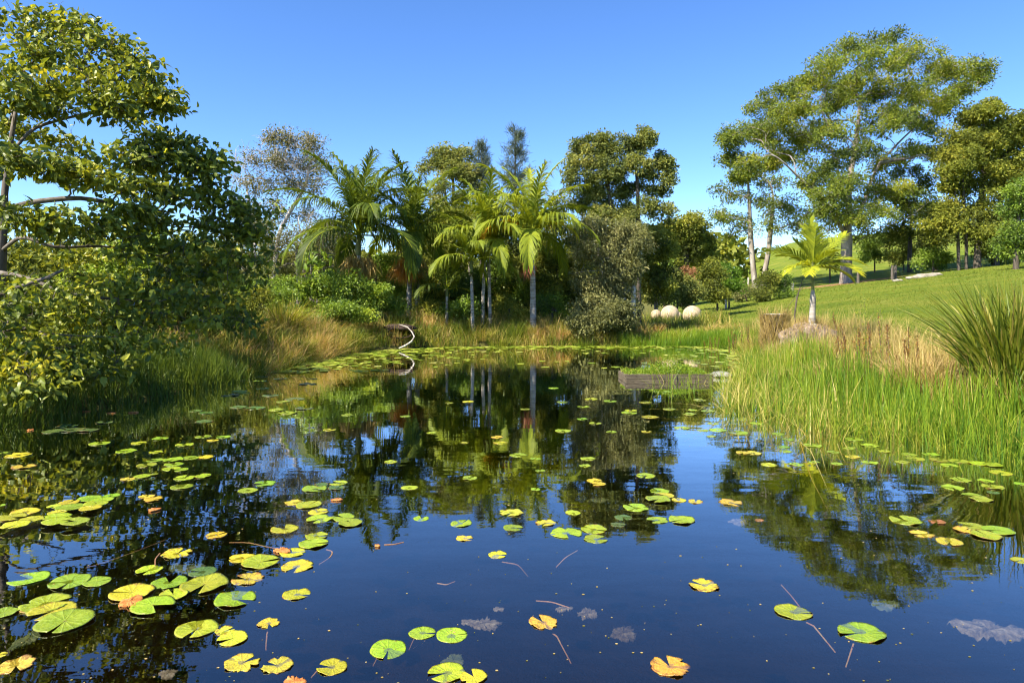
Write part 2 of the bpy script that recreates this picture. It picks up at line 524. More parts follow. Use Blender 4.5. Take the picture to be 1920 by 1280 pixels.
def foliage(C, per, cr, flat, L, W, mi=0, droop=.2, upn=.6, hero=False, vmean=.45, vclump=.18, vleaf=.16, lat=0.5, rare=0.0):
    n = len(C) * per
    ci = np.repeat(np.arange(len(C)), per)
    cs = rng.uniform(.7, 1.25, len(C))
    off = norm(rng.normal(size=(n, 3))) * (rng.random((n, 1)) ** lat) * np.array([1, 1, flat])
    P = C[ci] + off * (cr * cs[ci])[:, None]
    A = norm(off + rng.normal(size=(n, 3)) * .7 + np.array([0, 0, -droop]))
    N = norm(rng.normal(size=(n, 3)) * .75 + np.array([0, 0, upn]) + off * .5)
    v = np.clip(vmean + rng.normal(size=len(C))[ci] * vclump + rng.normal(size=n) * vleaf, 0, .96)
    if rare: v = np.where(rng.random(n) < rare, 1.0, v)
    s = rng.uniform(.5, 1.4, n)
    return leaves(P, A, N, L * s, W * s * rng.uniform(.8, 1.2, n), v, mi, hero)


def tree(name, label, cat, base, trunks, r0, blobs, leaf, bark, per, cr, L, W, flat=.7, group=None, twigs=0, twlen=.5, rtip=.012, step=.8, pen=.3,
         hero=False, droop=.2, upn=.6, vmean=.45, extra=None, rare=0.0, sides=6, lat=.5, jit=.08, bare=None, parts=('trunk', 'crown'), rexp=.6):
    base = np.asarray(base, float)
    root = empty(name, base, label, cat, group)
    C = sample_blobs(blobs)
    tg = C if bare is None else np.concatenate([C, sample_blobs(bare)])
    ch = grow(trunks, tg, r0, rtip, step, pen, jit, sides, rexp)
    if twigs:
        for c in tg:
            for k in range(twigs):
                d = rdir(1, .25)[0] * twlen * rng.uniform(.6, 1.3)
                mid = c + d * .5 + rng.normal(size=3) * .12 * twlen
                ch += tube([c, mid, c + d], [rtip, rtip * .75, rtip * .35], 3)
    if extra:
        for P, R in extra:
            ch += tube(P, R, 6)
    put(parts[0], make_mesh(name + '_wood', shift(ch, base), [bark], True), root)
    fo = foliage(C, per, cr, flat, L, W, 0, droop, upn, hero, vmean, rare=rare, lat=lat)
    put(parts[1], make_mesh(name + '_leaves', shift(fo, base), [leaf]), root)
    return root


def gp(px, d, sink=.15):
    """ground point under image column px at distance d"""
    x = (px - HX) / F * d
    return np.array([x, d, gz(x, d) - sink])


# --- the tall gum on the lawn
D = 68.0
b = gp(1586, D, .3)
spots = [(1651, 78, 40, 14), (1593, 90, 34, 14), (1706, 100, 38, 14), (1550, 122, 30, 16), (1624, 116, 45, 15), (1674, 118, 40, 15), (1788, 130, 30, 12), (1823, 128, 26, 12), (1838, 146, 14, 8),
         (1754, 124, 26, 12), (1519, 153, 32, 16), (1484, 177, 30, 16), (1430, 194, 28, 15), (1456, 222, 26, 16), (1505, 205, 30, 16), (1574, 150, 36, 16), (1597, 186, 44, 17), (1640, 165, 44, 16), (1566, 195, 30, 18),
         (1671, 172, 40, 15), (1714, 169, 36, 15), (1741, 183, 36, 15), (1800, 171, 28, 12), (1770, 200, 26, 12), (1390, 250, 32, 15), (1416, 244, 26, 14), (1372, 264, 16, 10), (1434, 262, 26, 13), (1487, 250, 32, 15),
         (1558, 243, 36, 17), (1520, 270, 30, 16), (1651, 222, 36, 15), (1696, 226, 36, 15), (1740, 235, 30, 14), (1370, 298, 16, 9), (1402, 308, 24, 13), (1380, 330, 20, 11), (1605, 280, 36, 15),
         (1726, 282, 40, 15), (1554, 315, 32, 17), (1586, 347, 38, 16), (1545, 370, 32, 16), (1520, 340, 28, 16), (1650, 350, 36, 16), (1690, 315, 34, 15), (1660, 300, 30, 14), (1600, 395, 40, 16), (1640, 405, 40, 16), (1560, 400, 26, 14), (1470, 290, 26, 13), (1440, 310, 22, 12)]
blobs = []
for (x, y, rx, ry) in spots:
    dd = D + rng.uniform(-8, 8) * (1 - abs(x - 1600) / 420)
    c, r, _ = Bl(x, y, rx, ry * 1.35, dd, 1, rx * .05)
    blobs.append((c, r, 9))
blobs += [Bl(1600, 230, 200, 95, D, 70, 7), Bl(1600, 380, 140, 70, D, 56, 6), Bl(1640, 140, 140, 55, D, 34, 6), Bl(1470, 260, 90, 70, D, 22, 5)]
lim = lambda pts: [at(x, y, D + dz) for x, y, dz in pts]
trunks = [[b] + lim([(1587, 480, 0), (1588, 440, 0), (1590, 400, 0), (1592, 340, 0), (1605, 270, 0), (1612, 200, 0)]),
          lim([(1588, 445, 0), (1560, 400, -1), (1530, 360, -2), (1500, 335, -2), (1465, 300, -3), (1440, 285, -3)]),
          lim([(1589, 430, 0), (1622, 380, 1), (1632, 340, 1), (1650, 305, 2), (1690, 262, 2), (1730, 225, 1), (1765, 185, 1)]),
          lim([(1592, 420, 0), (1580, 350, 2), (1565, 300, 3), (1550, 250, 3)]),
          lim([(1600, 460, 0), (1625, 440, -1), (1655, 425, -2), (1690, 415, -2)])]
tree('gum_tree', 'tallest spreading gum tree with pale limbs above the lawn', 'tree', b, trunks, .52, blobs, M['leaf_gum'], M['bark_gum'], 175, 1.0, .25, .115, .68, upn=.42, rtip=.022, rexp=.66, step=1.6, twigs=2, twlen=1.0, vmean=.52,
     pen=.25, extra=[([at(1650, 306, D + 1), at(1680, 300, D - 2), at(1710, 296, D - 3), at(1728, 290, D - 4), at(1755, 302, D - 4)], [.18, .16, .13, .10, .03])])


def simple_tree(name, label, px, d, tops, leaf, bark, per, cr, L, W, r0=.12, trunk_px=None, cat='tree', n=None, **kw):
    b = gp(px if trunk_px is None else trunk_px[0][0], d, .2)
    if trunk_px is None:
        cxs = np.mean([t[0] for t in tops]); top = min(t[1] for t in tops); cy_ = np.mean([t[1] for t in tops])
        tr = [[b, at(px, (cy_ + HY) * .5 + 5, d), at((px + cxs) * .5, cy_, d), at(cxs, (cy_ + top) * .5, d)]]
    else:
        tr = [[b] + [at(x, y, d) for x, y in trunk_px[1:]]]
    ex = kw.pop('more_trunks', None)
    if ex:
        for t in ex: tr.append([gp(t[0][0], d, .2)] + [at(x, y, d) for x, y in t[1:]])
    bl = [Bl(x, y, rx, ry, d + rng.uniform(-.06, .06) * d * .3, nn) for x, y, rx, ry, nn in tops]
    if kw.get('bare'): kw['bare'] = [Bl(x, y, rx, ry, d, nn) for x, y, rx, ry, nn in kw['bare']]
    return tree(name, label, cat, b, tr, r0, bl, leaf, bark, per, cr, L, W, **kw)


G = 'trees on the rise behind the lawn'
simple_tree('gum_tree', 'slim twin-stemmed gum with bare lower trunks beside the fence on the lawn rise', 1412, 76,
            [(1400, 322, 34, 16, 9), (1440, 335, 36, 18, 9), (1372, 362, 30, 20, 8), (1425, 372, 40, 20, 9), (1350, 408, 22, 14, 6), (1390, 408, 34, 18, 8), (1462, 392, 36, 22, 9), (1492, 425, 26, 18, 6), (1440, 430, 30, 16, 5), (1370, 440, 24, 12, 4)],
            M['leaf_gum'], M['bark_gum'], 130, 1.3, .28, .12, r0=.30, trunk_px=[(1417, 525), (1410, 480), (1407, 440), (1405, 380), (1402, 330)],
            more_trunks=[[(1426, 525), (1440, 480), (1445, 430), (1450, 370)]], flat=.6, rtip=.03, twigs=2, twlen=1.0, step=1.4)
simple_tree('small_tree', 'small far tree standing on the skyline beside the slim gum', 1355, 120, [(1355, 462, 24, 13, 12), (1340, 474, 16, 10, 6), (1372, 472, 16, 9, 6)], M['leaf_dark'], M['bark_dark'], 120, 1.4, .4, .2, r0=.25, rtip=.05, step=2)
simple_tree('dark_tree', 'dense dark round-crowned tree between the olive tree and the far hill', 1285, 55,
            [(1290, 425, 36, 22, 22), (1262, 440, 26, 22, 14), (1315, 450, 24, 24, 14), (1290, 475, 42, 28, 24), (1255, 490, 26, 26, 14), (1325, 490, 22, 22, 10)], M['leaf_dark'], M['bark_dark'], 170, .85, .24, .12, r0=.3, flat=.6, step=1.5)
simple_tree('tall_tree', 'tall dark-leaved tree right of the big gum with slender stems', 1850, 63,
            [(1850, 205, 30, 16, 14), (1820, 225, 30, 20, 14), (1880, 235, 34, 24, 16), (1800, 260, 34, 24, 16), (1850, 265, 50, 30, 26), (1900, 280, 30, 34, 16), (1780, 300, 34, 24, 14), (1840, 320, 60, 32, 26), (1905, 345, 26, 30, 12), (1790, 350, 40, 24, 14), (1860, 380, 60, 34, 26), (1770, 395, 36, 24, 12), (1830, 425, 56, 22, 18), (1890, 425, 30, 26, 12), (1910, 240, 24, 30, 12), (1925, 320, 24, 40, 14), (1800, 310, 40, 40, 16), (1880, 330, 40, 40, 16), (1760, 430, 40, 24, 12), (1860, 440, 50, 22, 14)],
            M['leaf_dark'], M['bark_dark'], 210, 1.0, .27, .13, r0=.28, trunk_px=[(1832, 505), (1834, 440), (1842, 360), (1850, 260)], more_trunks=[[(1812, 505), (1812, 440), (1805, 340)], [(1798, 505), (1796, 440), (1790, 350)], [(1868, 500), (1872, 430), (1880, 320)]], flat=.65, step=1.4, rtip=.025)
simple_tree('round_tree', 'bright green tree at the right edge beside the tall dark tree', 1905, 52, [(1912, 355, 22, 18, 10), (1900, 395, 22, 20, 10), (1925, 400, 24, 30, 12), (1910, 440, 30, 22, 12), (1895, 465, 26, 14, 8), (1930, 470, 30, 20, 8)],
            M['leaf_bright'], M['bark_dark'], 230, .85, .18, .09, r0=.2, vmean=.3)
for (px, d, tops, lab, lf, vm) in [
    (1705, 74, [(1690, 360, 30, 22, 12), (1720, 395, 34, 26, 14), (1690, 425, 34, 22, 12), (1735, 350, 26, 22, 8), (1735, 440, 26, 18, 6)], 'shadowy tree with hanging foliage close behind the big gum', 'leaf_dark', .35),
    (1755, 70, [(1750, 400, 30, 24, 12), (1770, 430, 34, 22, 12), (1740, 450, 26, 16, 8)], 'brownish-leaved tree between the big gum and the tall dark tree', 'leaf_olive', .3)]:
    simple_tree('understorey_tree', lab, px, d, tops, M[lf], M['bark_dark'], 170, 1.1, .28, .13, r0=.2, vmean=vm, step=1.4)
for (px, d, tops, lab, lf) in [
    (1640, 80, [(1640, 450, 26, 18, 10), (1625, 475, 22, 16, 8), (1655, 480, 24, 16, 8)], 'leafy green shrub directly right of the big gum trunk', 'leaf_bright'),
    (1695, 78, [(1685, 445, 24, 16, 9), (1705, 465, 26, 18, 10), (1680, 480, 22, 14, 7)], 'middle leafy shrub in the row under the big gum', 'leaf_dark'),
    (1750, 66, [(1745, 478, 24, 14, 8), (1765, 490, 20, 10, 6), (1735, 492, 16, 9, 4)], 'low leafy shrub above the pale flat stones', 'leaf_bright'),
    (1860, 64, [(1855, 468, 22, 12, 6), (1872, 482, 20, 10, 5)], 'dark low shrub among the slender stems of the tall tree', 'leaf_dark'),
    (1556, 72, [(1550, 470, 24, 18, 7), (1562, 495, 18, 12, 5)], 'green shrub beside the big gum trunk behind the small palm', 'leaf_dark')]:
    simple_tree('shrub', lab, px, d, tops, M[lf], M['bark_dark'], 150, .8, .22, .12, r0=.08, cat='shrub', group='shrubs under the hillside trees')
for (px, d, tops, lab, lf, vm) in [
    (1345, 44, [(1335, 520, 24, 20, 12), (1340, 550, 30, 18, 14), (1325, 500, 14, 12, 5)], 'dark rounded shrub on the lawn edge behind the stone spheres', 'leaf_dark', .4),
    (1367, 46, [(1368, 512, 20, 16, 12), (1375, 535, 16, 16, 8)], 'brightest lime green shrub next to a dark one on the lawn', 'leaf_lime', .5),
    (1438, 50, [(1436, 525, 18, 16, 10), (1430, 548, 18, 14, 10)], 'dark green shrub near the wooden fence posts', 'leaf_dark', .3),
    (1466, 51, [(1466, 528, 18, 14, 9), (1470, 548, 18, 10, 8)], 'mid green shrub beside the small palm, left of its trunk', 'leaf_bright', .3),
    (1400, 52, [(1398, 545, 20, 12, 8), (1385, 556, 18, 8, 5)], 'low pale scrubby bush between two lawn shrubs', 'leaf_grey', .4),
    (1270, 40, [(1262, 520, 26, 18, 12), (1250, 548, 34, 22, 16), (1285, 552, 30, 20, 14), (1300, 540, 22, 20, 8), (1225, 545, 24, 30, 10)], 'soft grey-green bush directly behind the stone spheres', 'leaf_olive', .5),
    (1292, 46, [(1290, 512, 18, 9, 8), (1300, 522, 14, 8, 5)], 'bush with rusty pink new tips above the stone spheres', 'leaf_rust', .6),
    (1245, 46, [(1240, 500, 18, 14, 8), (1255, 520, 20, 12, 8)], 'yellow-green bush under the dark round-crowned tree', 'leaf_bright', .7)]:
    simple_tree('shrub', lab, px, d, tops, M[lf], M['bark_dark'], 210, .5, .15, .08, r0=.06, cat='shrub', group='shrubs along the lawn edge', vmean=vm, step=.6)

# --- tree line behind the far bank
simple_tree('bushy_tree', 'tall bushy olive-leaved tree right of the palms', 1165, 33.5,
            [(1110, 280, 36, 22, 16), (1150, 275, 34, 20, 15), (1195, 270, 28, 18, 13), (1218, 258, 10, 12, 4), (1090, 310, 28, 24, 12), (1140, 320, 46, 30, 24), (1190, 310, 34, 26, 16), (1240, 300, 20, 16, 8), (1250, 330, 14, 18, 6), (1100, 355, 34, 26, 16), (1150, 370, 40, 26, 18), (1195, 350, 30, 24, 10), (1235, 360, 20, 18, 6), (1130, 405, 34, 20, 12), (1240, 395, 20, 14, 6), (1085, 390, 22, 18, 6), (1175, 430, 40, 26, 14), (1215, 440, 28, 24, 10), (1230, 320, 26, 26, 8), (1070, 325, 14, 20, 4), (1258, 312, 10, 14, 4), (1078, 290, 14, 14, 4), (1205, 250, 12, 10, 3), (1130, 262, 16, 10, 4), (1195, 392, 34, 22, 12), (1165, 408, 34, 18, 10), (1110, 395, 30, 22, 8)],
            M['leaf_olive'], M['bark_dark'], 190, .38, .13, .066, r0=.12, trunk_px=[(1198, 560), (1196, 440), (1197, 400), (1195, 340), (1190, 290)], more_trunks=[[(1150, 560), (1152, 450), (1145, 380), (1135, 320)]], flat=.75, step=.5, twigs=2, twlen=.3, rtip=.008)
simple_tree('paperbark_tree', 'grey-leaved drooping tree with whitish stems in front of the bushy tree', 1150, 25.9,
            [(1100, 430, 30, 22, 12), (1150, 435, 34, 22, 14), (1190, 450, 30, 22, 12), (1120, 475, 44, 26, 20), (1165, 490, 36, 28, 20), (1110, 520, 44, 26, 16), (1150, 535, 40, 26, 20), (1186, 500, 18, 24, 9), (1172, 545, 18, 18, 8)],
            M['leaf_grey'], M['bark_pale'], 260, .42, .115, .042, r0=.10, trunk_px=[(1168, 600), (1170, 520), (1160, 470), (1130, 430)], more_trunks=[[(1186, 600), (1188, 520), (1184, 450)], [(1135, 600), (1130, 500), (1115, 440)]], droop=.7, flat=.9, twigs=2, twlen=.35, rtip=.008, step=.5)
simple_tree('sparse_tree', 'thin-leaved grey tree with bare twigs between the dark left tree and the palms', 540, 34,
            [(520, 262, 36, 16, 22), (575, 270, 34, 20, 20), (500, 300, 40, 20, 22), (555, 310, 44, 26, 26), (600, 300, 18, 24, 8), (470, 345, 36, 18, 14), (530, 350, 44, 22, 20), (585, 350, 30, 24, 14), (460, 390, 36, 20, 12), (510, 400, 40, 20, 14), (570, 400, 36, 22, 12)],
            M['leaf_sparse'], M['bark_pale'], 60, .5, .11, .058, r0=.10, trunk_px=[(505, 560), (520, 440), (545, 395), (575, 345), (580, 310)], bare=[(450, 300, 30, 24, 16), (440, 330, 24, 30, 10), (540, 300, 70, 50, 60), (600, 420, 24, 40, 14)], more_trunks=[[(560, 560), (570, 470), (560, 420)], [(470, 560), (480, 450), (462, 350)]],
            twigs=5, twlen=.55, rtip=.009, step=.7, flat=.9)
simple_tree('sparse_tree', 'brushy grey thicket tree low behind the dark left tree', 560, 31,
            [(470, 440, 44, 24, 16), (530, 450, 44, 26, 20), (590, 440, 40, 26, 18), (500, 500, 60, 26, 18), (580, 500, 50, 26, 18), (640, 470, 24, 40, 10)], M['leaf_grey'], M['bark_grey'], 90, .5, .09, .045, r0=.1, twigs=5, twlen=.6, rtip=.008, step=.6, flat=.9)
simple_tree('bushy_tree', 'yellowish bushy tree with slender grey stems behind the palms', 850, 38,
            [(835, 292, 30, 16, 14), (865, 295, 28, 18, 14), (850, 320, 44, 18, 16), (815, 315, 24, 18, 8), (880, 330, 22, 20, 10), (850, 365, 48, 24, 16), (850, 400, 48, 24, 16)], M['leaf_olive'], M['bark_grey'], 170, .45, .14, .07, r0=.1,
            trunk_px=[(850, 540), (850, 400), (850, 340), (845, 300)], more_trunks=[[(835, 540), (838, 400), (832, 330)], [(865, 540), (866, 400), (872, 320)], [(880, 540), (880, 410), (884, 340)]], vmean=.6, flat=.7, step=.7)


def she_oak(label, px, d, top, bot, wpx):
    b = gp(px, d, .2); root = empty('she_oak', b, label, 'tree', 'she-oaks behind the palms')
    z1 = at(px, top, d)[2]; z0 = at(px, bot, d)[2]; s = d / F
    ch = tube([b, [b[0], b[1], z0], [b[0], b[1], z1 - .2]], [.14, .1, .02], 6)
    lf = []
    for k in range(64):
        t = rng.random() ** .8; z = z0 + (z1 - z0) * t
        w = wpx * s * (1 - t) ** .75 * rng.uniform(.5, 1.15) + .12
        a = rng.uniform(0, 2 * np.pi)
        e = np.array([b[0] + math.cos(a) * w, b[1] + math.sin(a) * w, z + w * rng.uniform(.3, .7)])
        st = np.array([b[0], b[1], z - .1])
        ch += tube([st, (st + e) / 2 + [0, 0, .04], e], [.02, .014, .006], 3)
        n = 105
        tt = rng.random(n)[:, None] ** .6
        P = st + (e - st) * tt + rng.normal(size=(n, 3)) * .12
        A = norm(norm(e - st) * .8 + rng.normal(size=(n, 3)) * .5 + [0, 0, .35])
        lf += leaves(P, A, rdir(n), rng.uniform(.18, .34, n), np.full(n, .022), np.clip(.4 + rng.normal() * .15 + rng.normal(size=n) * .2, 0, 1))
    put('trunk', make_mesh('she_oak_wood', shift(ch, b), [M['bark_dark']], True), root)
    put('crown', make_mesh('she_oak_needles', shift(lf, b), [M['needle']]), root)


she_oak('tallest dark conical she-oak rising behind the middle palms', 966, 37, 238, 420, 42)
she_oak('shorter dark she-oak beside the yellowish bushy tree', 903, 38, 268, 420, 28)

# --- shrubs and undergrowth on the far bank
for (nm, px, d, tops, lab, lf, vm, per) in [
    ('shrub', 620, 24.2, [(560, 545, 40, 26, 16), (610, 530, 44, 30, 20), (665, 540, 40, 34, 20), (700, 560, 34, 30, 14), (640, 575, 60, 24, 20), (580, 580, 40, 20, 10)], 'wide light green leafy shrub below the leftmost palm', 'leaf_bright', .5, 230),
    ('shrub', 640, 22.8, [(640, 585, 30, 16, 12), (675, 595, 26, 14, 10), (610, 600, 22, 12, 7)], 'low bright leafy bush in front of the wide light green shrub', 'leaf_bright', .6, 240),
    ('shrub', 505, 21.5, [(480, 545, 30, 22, 12), (515, 560, 30, 20, 10), (455, 560, 26, 20, 8)], 'rounded leafy bush between the left shade and the arching clump', 'leaf_bright', .45, 240),
    ('shrub', 860, 25.6, [(845, 585, 26, 16, 10), (870, 575, 22, 18, 9)], 'small mid green bush between the small slender palm and the twin-trunked one', 'leaf_bright', .3, 230),
    ('shrub', 955, 26.0, [(945, 575, 26, 22, 12), (970, 590, 22, 14, 7)], 'small mid green bush left of the pale straight palm trunk', 'leaf_dark', .8, 230),
    ('shrub', 700, 25.4, [(690, 590, 34, 16, 11), (725, 600, 30, 14, 9), (735, 575, 24, 18, 8)], 'leafy bush just left of the twin-trunked palm base', 'leaf_bright', .45, 230),
    ('shrub', 805, 25.8, [(805, 580, 24, 22, 10), (825, 595, 22, 14, 7)], 'leafy bush just right of the twin-trunked palm base', 'leaf_dark', .9, 230),
    ('shrub', 1035, 26.0, [(1030, 575, 26, 22, 11), (1055, 590, 26, 16, 9)], 'leafy bush just right of the pale straight palm trunk', 'leaf_bright', .3, 230),
    ('shrub', 900, 28.2, [(880, 540, 30, 36, 14), (925, 520, 30, 40, 14), (900, 580, 40, 20, 12)], 'mid green bush filling the space behind the slim middle palms', 'leaf_bright', .25, 210),
    ('shrub', 1000, 28.6, [(985, 540, 30, 40, 14), (1015, 560, 30, 30, 12)], 'mid green bush behind the pale straight palm trunk', 'leaf_bright', .2, 210),
    ('shrub', 735, 27.5, [(722, 500, 22, 22, 10), (742, 530, 26, 28, 12), (725, 560, 30, 20, 10)], 'feathery yellow-green bush between the two left palms', 'leaf_bright', .75, 230),
    ('shrub', 820, 29, [(800, 545, 36, 34, 16), (850, 550, 40, 36, 20), (820, 590, 50, 20, 16), (830, 500, 40, 26, 14)], 'dark undergrowth bush behind the twin-trunked palm', 'leaf_dark', .65, 230),
    ('shrub', 940, 29, [(910, 545, 40, 36, 20), (960, 540, 40, 40, 20), (940, 500, 40, 26, 14), (950, 585, 50, 20, 16)], 'dark undergrowth bush behind the middle palms', 'leaf_dark', .6, 230),
    ('shrub', 1050, 28, [(1030, 480, 30, 30, 14), (1060, 500, 40, 34, 20), (1045, 550, 50, 34, 24), (1090, 550, 30, 34, 14), (1030, 585, 40, 16, 10), (1005, 520, 30, 40, 14)], 'dense dark shrub right of the pale-trunked palm', 'leaf_dark', .55, 230),
    ('shrub', 1125, 24.9, [(1115, 575, 34, 22, 18), (1150, 590, 34, 26, 18), (1110, 610, 34, 20, 14), (1165, 615, 22, 18, 8), (1085, 600, 18, 22, 6)], 'rounded grey-green bush overhanging the water beside the spheres', 'leaf_grey', .4, 260),
    ('shrub', 1200, 27, [(1170, 596, 16, 18, 10), (1178, 584, 14, 14, 7), (1186, 610, 10, 9, 3)], 'greyish bush between the rounded bush and the stone spheres', 'leaf_grey', .3, 230),
    ('shrub', 700, 33, [(680, 500, 30, 26, 10), (760, 470, 30, 30, 8), (700, 540, 50, 30, 14), (790, 470, 30, 40, 10)], 'mid green thicket far behind the left palms', 'leaf_dark', .5, 190),
    ('shrub', 450, 19.5, [(430, 575, 40, 24, 14), (470, 560, 34, 20, 10), (400, 590, 40, 24, 12), (440, 600, 44, 20, 12)], 'scrubby mixed bush at the edge of the shade, left bank', 'leaf_dark', .5, 230),
    ('shrub', 470, 27, [(440, 520, 50, 34, 18), (500, 530, 40, 30, 14), (420, 480, 40, 30, 10)], 'olive bush in the gap behind the dark left tree', 'leaf_olive', .5, 210)]:
    s = d / 27.0 * 1.2
    simple_tree(nm, lab, px, d, tops, M[lf], M['bark_dark'], per, .34 * s, .085 * s, .042 * s, r0=.05, cat='shrub', group='shrubs along the pond bank', vmean=vm, step=.5, rtip=.006)

for (px, d, tops, lab, lf, vm) in [
    (655, 36, [(620, 430, 34, 30, 14), (650, 480, 50, 30, 18), (600, 490, 40, 30, 14), (690, 500, 40, 24, 12)], 'slim olive tree in the gap left of the broad dark palm', 'leaf_olive', .5),
    (800, 34, [(800, 440, 40, 40, 18), (840, 420, 40, 40, 18), (770, 500, 60, 30, 18), (830, 480, 50, 40, 18), (880, 430, 40, 40, 16)], 'dense green tree filling the gap behind the twin-trunked palm', 'leaf_dark', .55),
    (950, 34, [(930, 430, 40, 50, 20), (980, 440, 40, 50, 20), (1020, 450, 40, 50, 20), (960, 500, 60, 40, 24), (1040, 400, 24, 40, 10)], 'dense green tree filling the gap behind the pale-trunked palm', 'leaf_olive', .3),
    (1230, 36, [(1240, 450, 34, 40, 16), (1200, 440, 40, 34, 14), (1150, 450, 40, 30, 14), (1210, 500, 40, 40, 18), (1240, 530, 40, 30, 14), (1090, 450, 40, 40, 16)], 'dark tree behind the grey drooping tree, left of the round-crowned one', 'leaf_dark', .4),
    (520, 38, [(440, 480, 50, 40, 18), (520, 490, 50, 40, 20), (580, 470, 40, 40, 16), (480, 430, 40, 30, 10)], 'pale olive tree low behind the thin-leaved grey tree', 'leaf_olive', .7)]:
    simple_tree('understorey_tree', lab, px, d, tops, M[lf], M['bark_grey'], 220, .6, .15, .075, r0=.10, vmean=vm, step=.7, twigs=2, twlen=.5, rtip=.008, group='trees filling the bank behind the palms')

# large-leaved plant above the wide shrub
b = gp(590, 27.5, .1); root = empty('broadleaf_plant', b, 'upright plant with big glossy bright leaves above the wide shrub', 'plant')
n = 70; P = np.array([at(rng.uniform(560, 625), rng.uniform(470, 520), 27.3 + rng.uniform(-.4, .4)) for _ in range(n)])
fo = leaves(P, rdir(n, .1), rdir(n, .8), rng.uniform(.3, .5, n), rng.uniform(.12, .2, n), rng.uniform(.3, .9, n), 0, True)
st = []
for k in range(9):
    e = P[k * 7]; st += tube([b, (b + e) / 2 + [0, 0, .2], e], [.03, .022, .01], 5)
put('stem', make_mesh('broadleaf_stem', shift(st, b), [M['bark_grey']], True), root)
put('foliage', make_mesh('broadleaf_leaves', shift(fo, b), [M['leaf_bright']]), root)

# --- the dark broad-leaved tree leaning over the left bank
b = np.array([-8.75, 11.4, gz(-8.75, 11.4) - .2])
sp = [(40, 40, 50, 22, 12.2), (110, 40, 46, 20, 12.4), (165, 55, 34, 22, 12.2), (195, 75, 16, 16, 12.0), (30, 90, 50, 26, 11.6), (90, 85, 46, 24, 12.6), (140, 105, 40, 20, 12.0),
      (230, 118, 26, 18, 12.3), (265, 140, 26, 18, 12.3), (200, 145, 40, 18, 12.0), (295, 185, 24, 16, 12.2), (250, 180, 40, 18, 12.0), (190, 185, 40, 18, 11.6), (120, 165, 44, 18, 11.8), (60, 150, 44, 22, 11.2), (20, 185, 36, 22, 11.0), (80, 205, 40, 14, 11.4), (230, 212, 40, 8, 11.9), (312, 190, 16, 9, 12.3),
      (300, 265, 30, 16, 12.2), (350, 275, 30, 16, 12.5), (395, 295, 22, 14, 12.6), (345, 310, 38, 18, 12.6), (290, 300, 40, 18, 12.1), (385, 330, 24, 14, 12.6), (235, 285, 34, 12, 11.6), (20, 300, 36, 18, 10.4), (70, 305, 40, 16, 10.5), (120, 315, 40, 18, 10.8), (170, 325, 36, 18, 11.2), (220, 345, 40, 18, 11.6),
      (290, 360, 44, 18, 12.0), (360, 370, 40, 18, 12.6), (420, 385, 34, 16, 13.0), (465, 400, 24, 14, 13.2), (240, 390, 44, 18, 11.6), (320, 410, 50, 20, 12.4), (400, 425, 46, 20, 13.0), (40, 405, 40, 20, 10.2), (90, 410, 40, 18, 10.4), (140, 430, 36, 16, 10.8), (190, 420, 34, 18, 11.2),
      (270, 450, 50, 18, 11.8), (350, 460, 50, 20, 12.6), (430, 470, 44, 20, 13.2), (475, 490, 26, 20, 13.4), (230, 470, 40, 14, 11.5), (300, 500, 50, 18, 12.2), (390, 510, 50, 20, 13.0), (450, 525, 36, 18, 13.3),
      (110, 560, 40, 18, 10.0), (40, 575, 36, 20, 9.7), (180, 540, 40, 18, 10.8), (250, 545, 44, 18, 11.4), (330, 550, 46, 18, 12.2), (410, 560, 40, 18, 13.0), (20, 620, 30, 14, 9.5), (220, 585, 44, 18, 11.0), (300, 590, 46, 18, 11.8), (370, 600, 44, 20, 12.4), (430, 600, 30, 18, 13.2),
      (30, 690, 40, 20, 9.3), (90, 690, 40, 18, 9.6), (60, 720, 36, 16, 9.3), (150, 695, 36, 18, 10.0), (200, 690, 30, 16, 10.4), (130, 655, 40, 14, 10.0), (220, 640, 36, 16, 10.8), (20, 655, 30, 16, 9.4)]
sp += [(40, 235, 36, 14, 12.6), (110, 262, 40, 12, 12.8), (200, 310, 44, 18, 12.2), (20, 140, 40, 26, 12.6), (300, 335, 44, 20, 12.6), (380, 355, 36, 18, 13.0),
       (440, 430, 36, 20, 13.4), (490, 440, 20, 18, 13.6), (270, 420, 44, 20, 12.4), (160, 480, 40, 16, 12.6), (340, 520, 50, 20, 12.8), (60, 540, 40, 18, 11.0), (150, 600, 50, 20, 11.2), (60, 640, 50, 20, 10.6), (280, 640, 40, 18, 11.6)]
blobs = [Bl(x, y, rx, ry, d, 4 if y < 440 else 3, .5) for x, y, rx, ry, d in sp]
for (x, y, d) in [(-70, 40, 12.5), (-60, 130, 12.5), (-80, 220, 12.5), (-150, 120, 13), (-80, 400, 12.0), (-80, 560, 10.5)]:  # unseen crown past the left frame, added to cast shade
    blobs.append(Bl(x, y, 60, 30, d, 4, .9))
q = lambda *pts: [at(x, y, d) for x, y, d in pts]
trunks = [[b] + q((2, 480, 11.3), (5, 400, 11.3), (15, 300, 11.4), (25, 235, 11.6), (40, 150, 11.8)),
          q((4, 395, 11.3), (60, 378, 11.2), (150, 370, 11.4), (230, 385, 11.8), (330, 400, 12.6)),
          q((18, 290, 11.4), (60, 240, 11.6), (130, 220, 11.9), (220, 200, 12.1)),
          q((3, 470, 11.3), (40, 440, 11), (100, 465, 11), (200, 460, 11.6), (300, 480, 12.2)),
          q((-10, 510, 11.0), (50, 520, 10.7), (120, 550, 10.6), (200, 560, 11.0), (300, 565, 11.8)),
          q((-20, 590, 10.6), (40, 615, 10.0), (110, 628, 10.0), (220, 632, 10.6))]
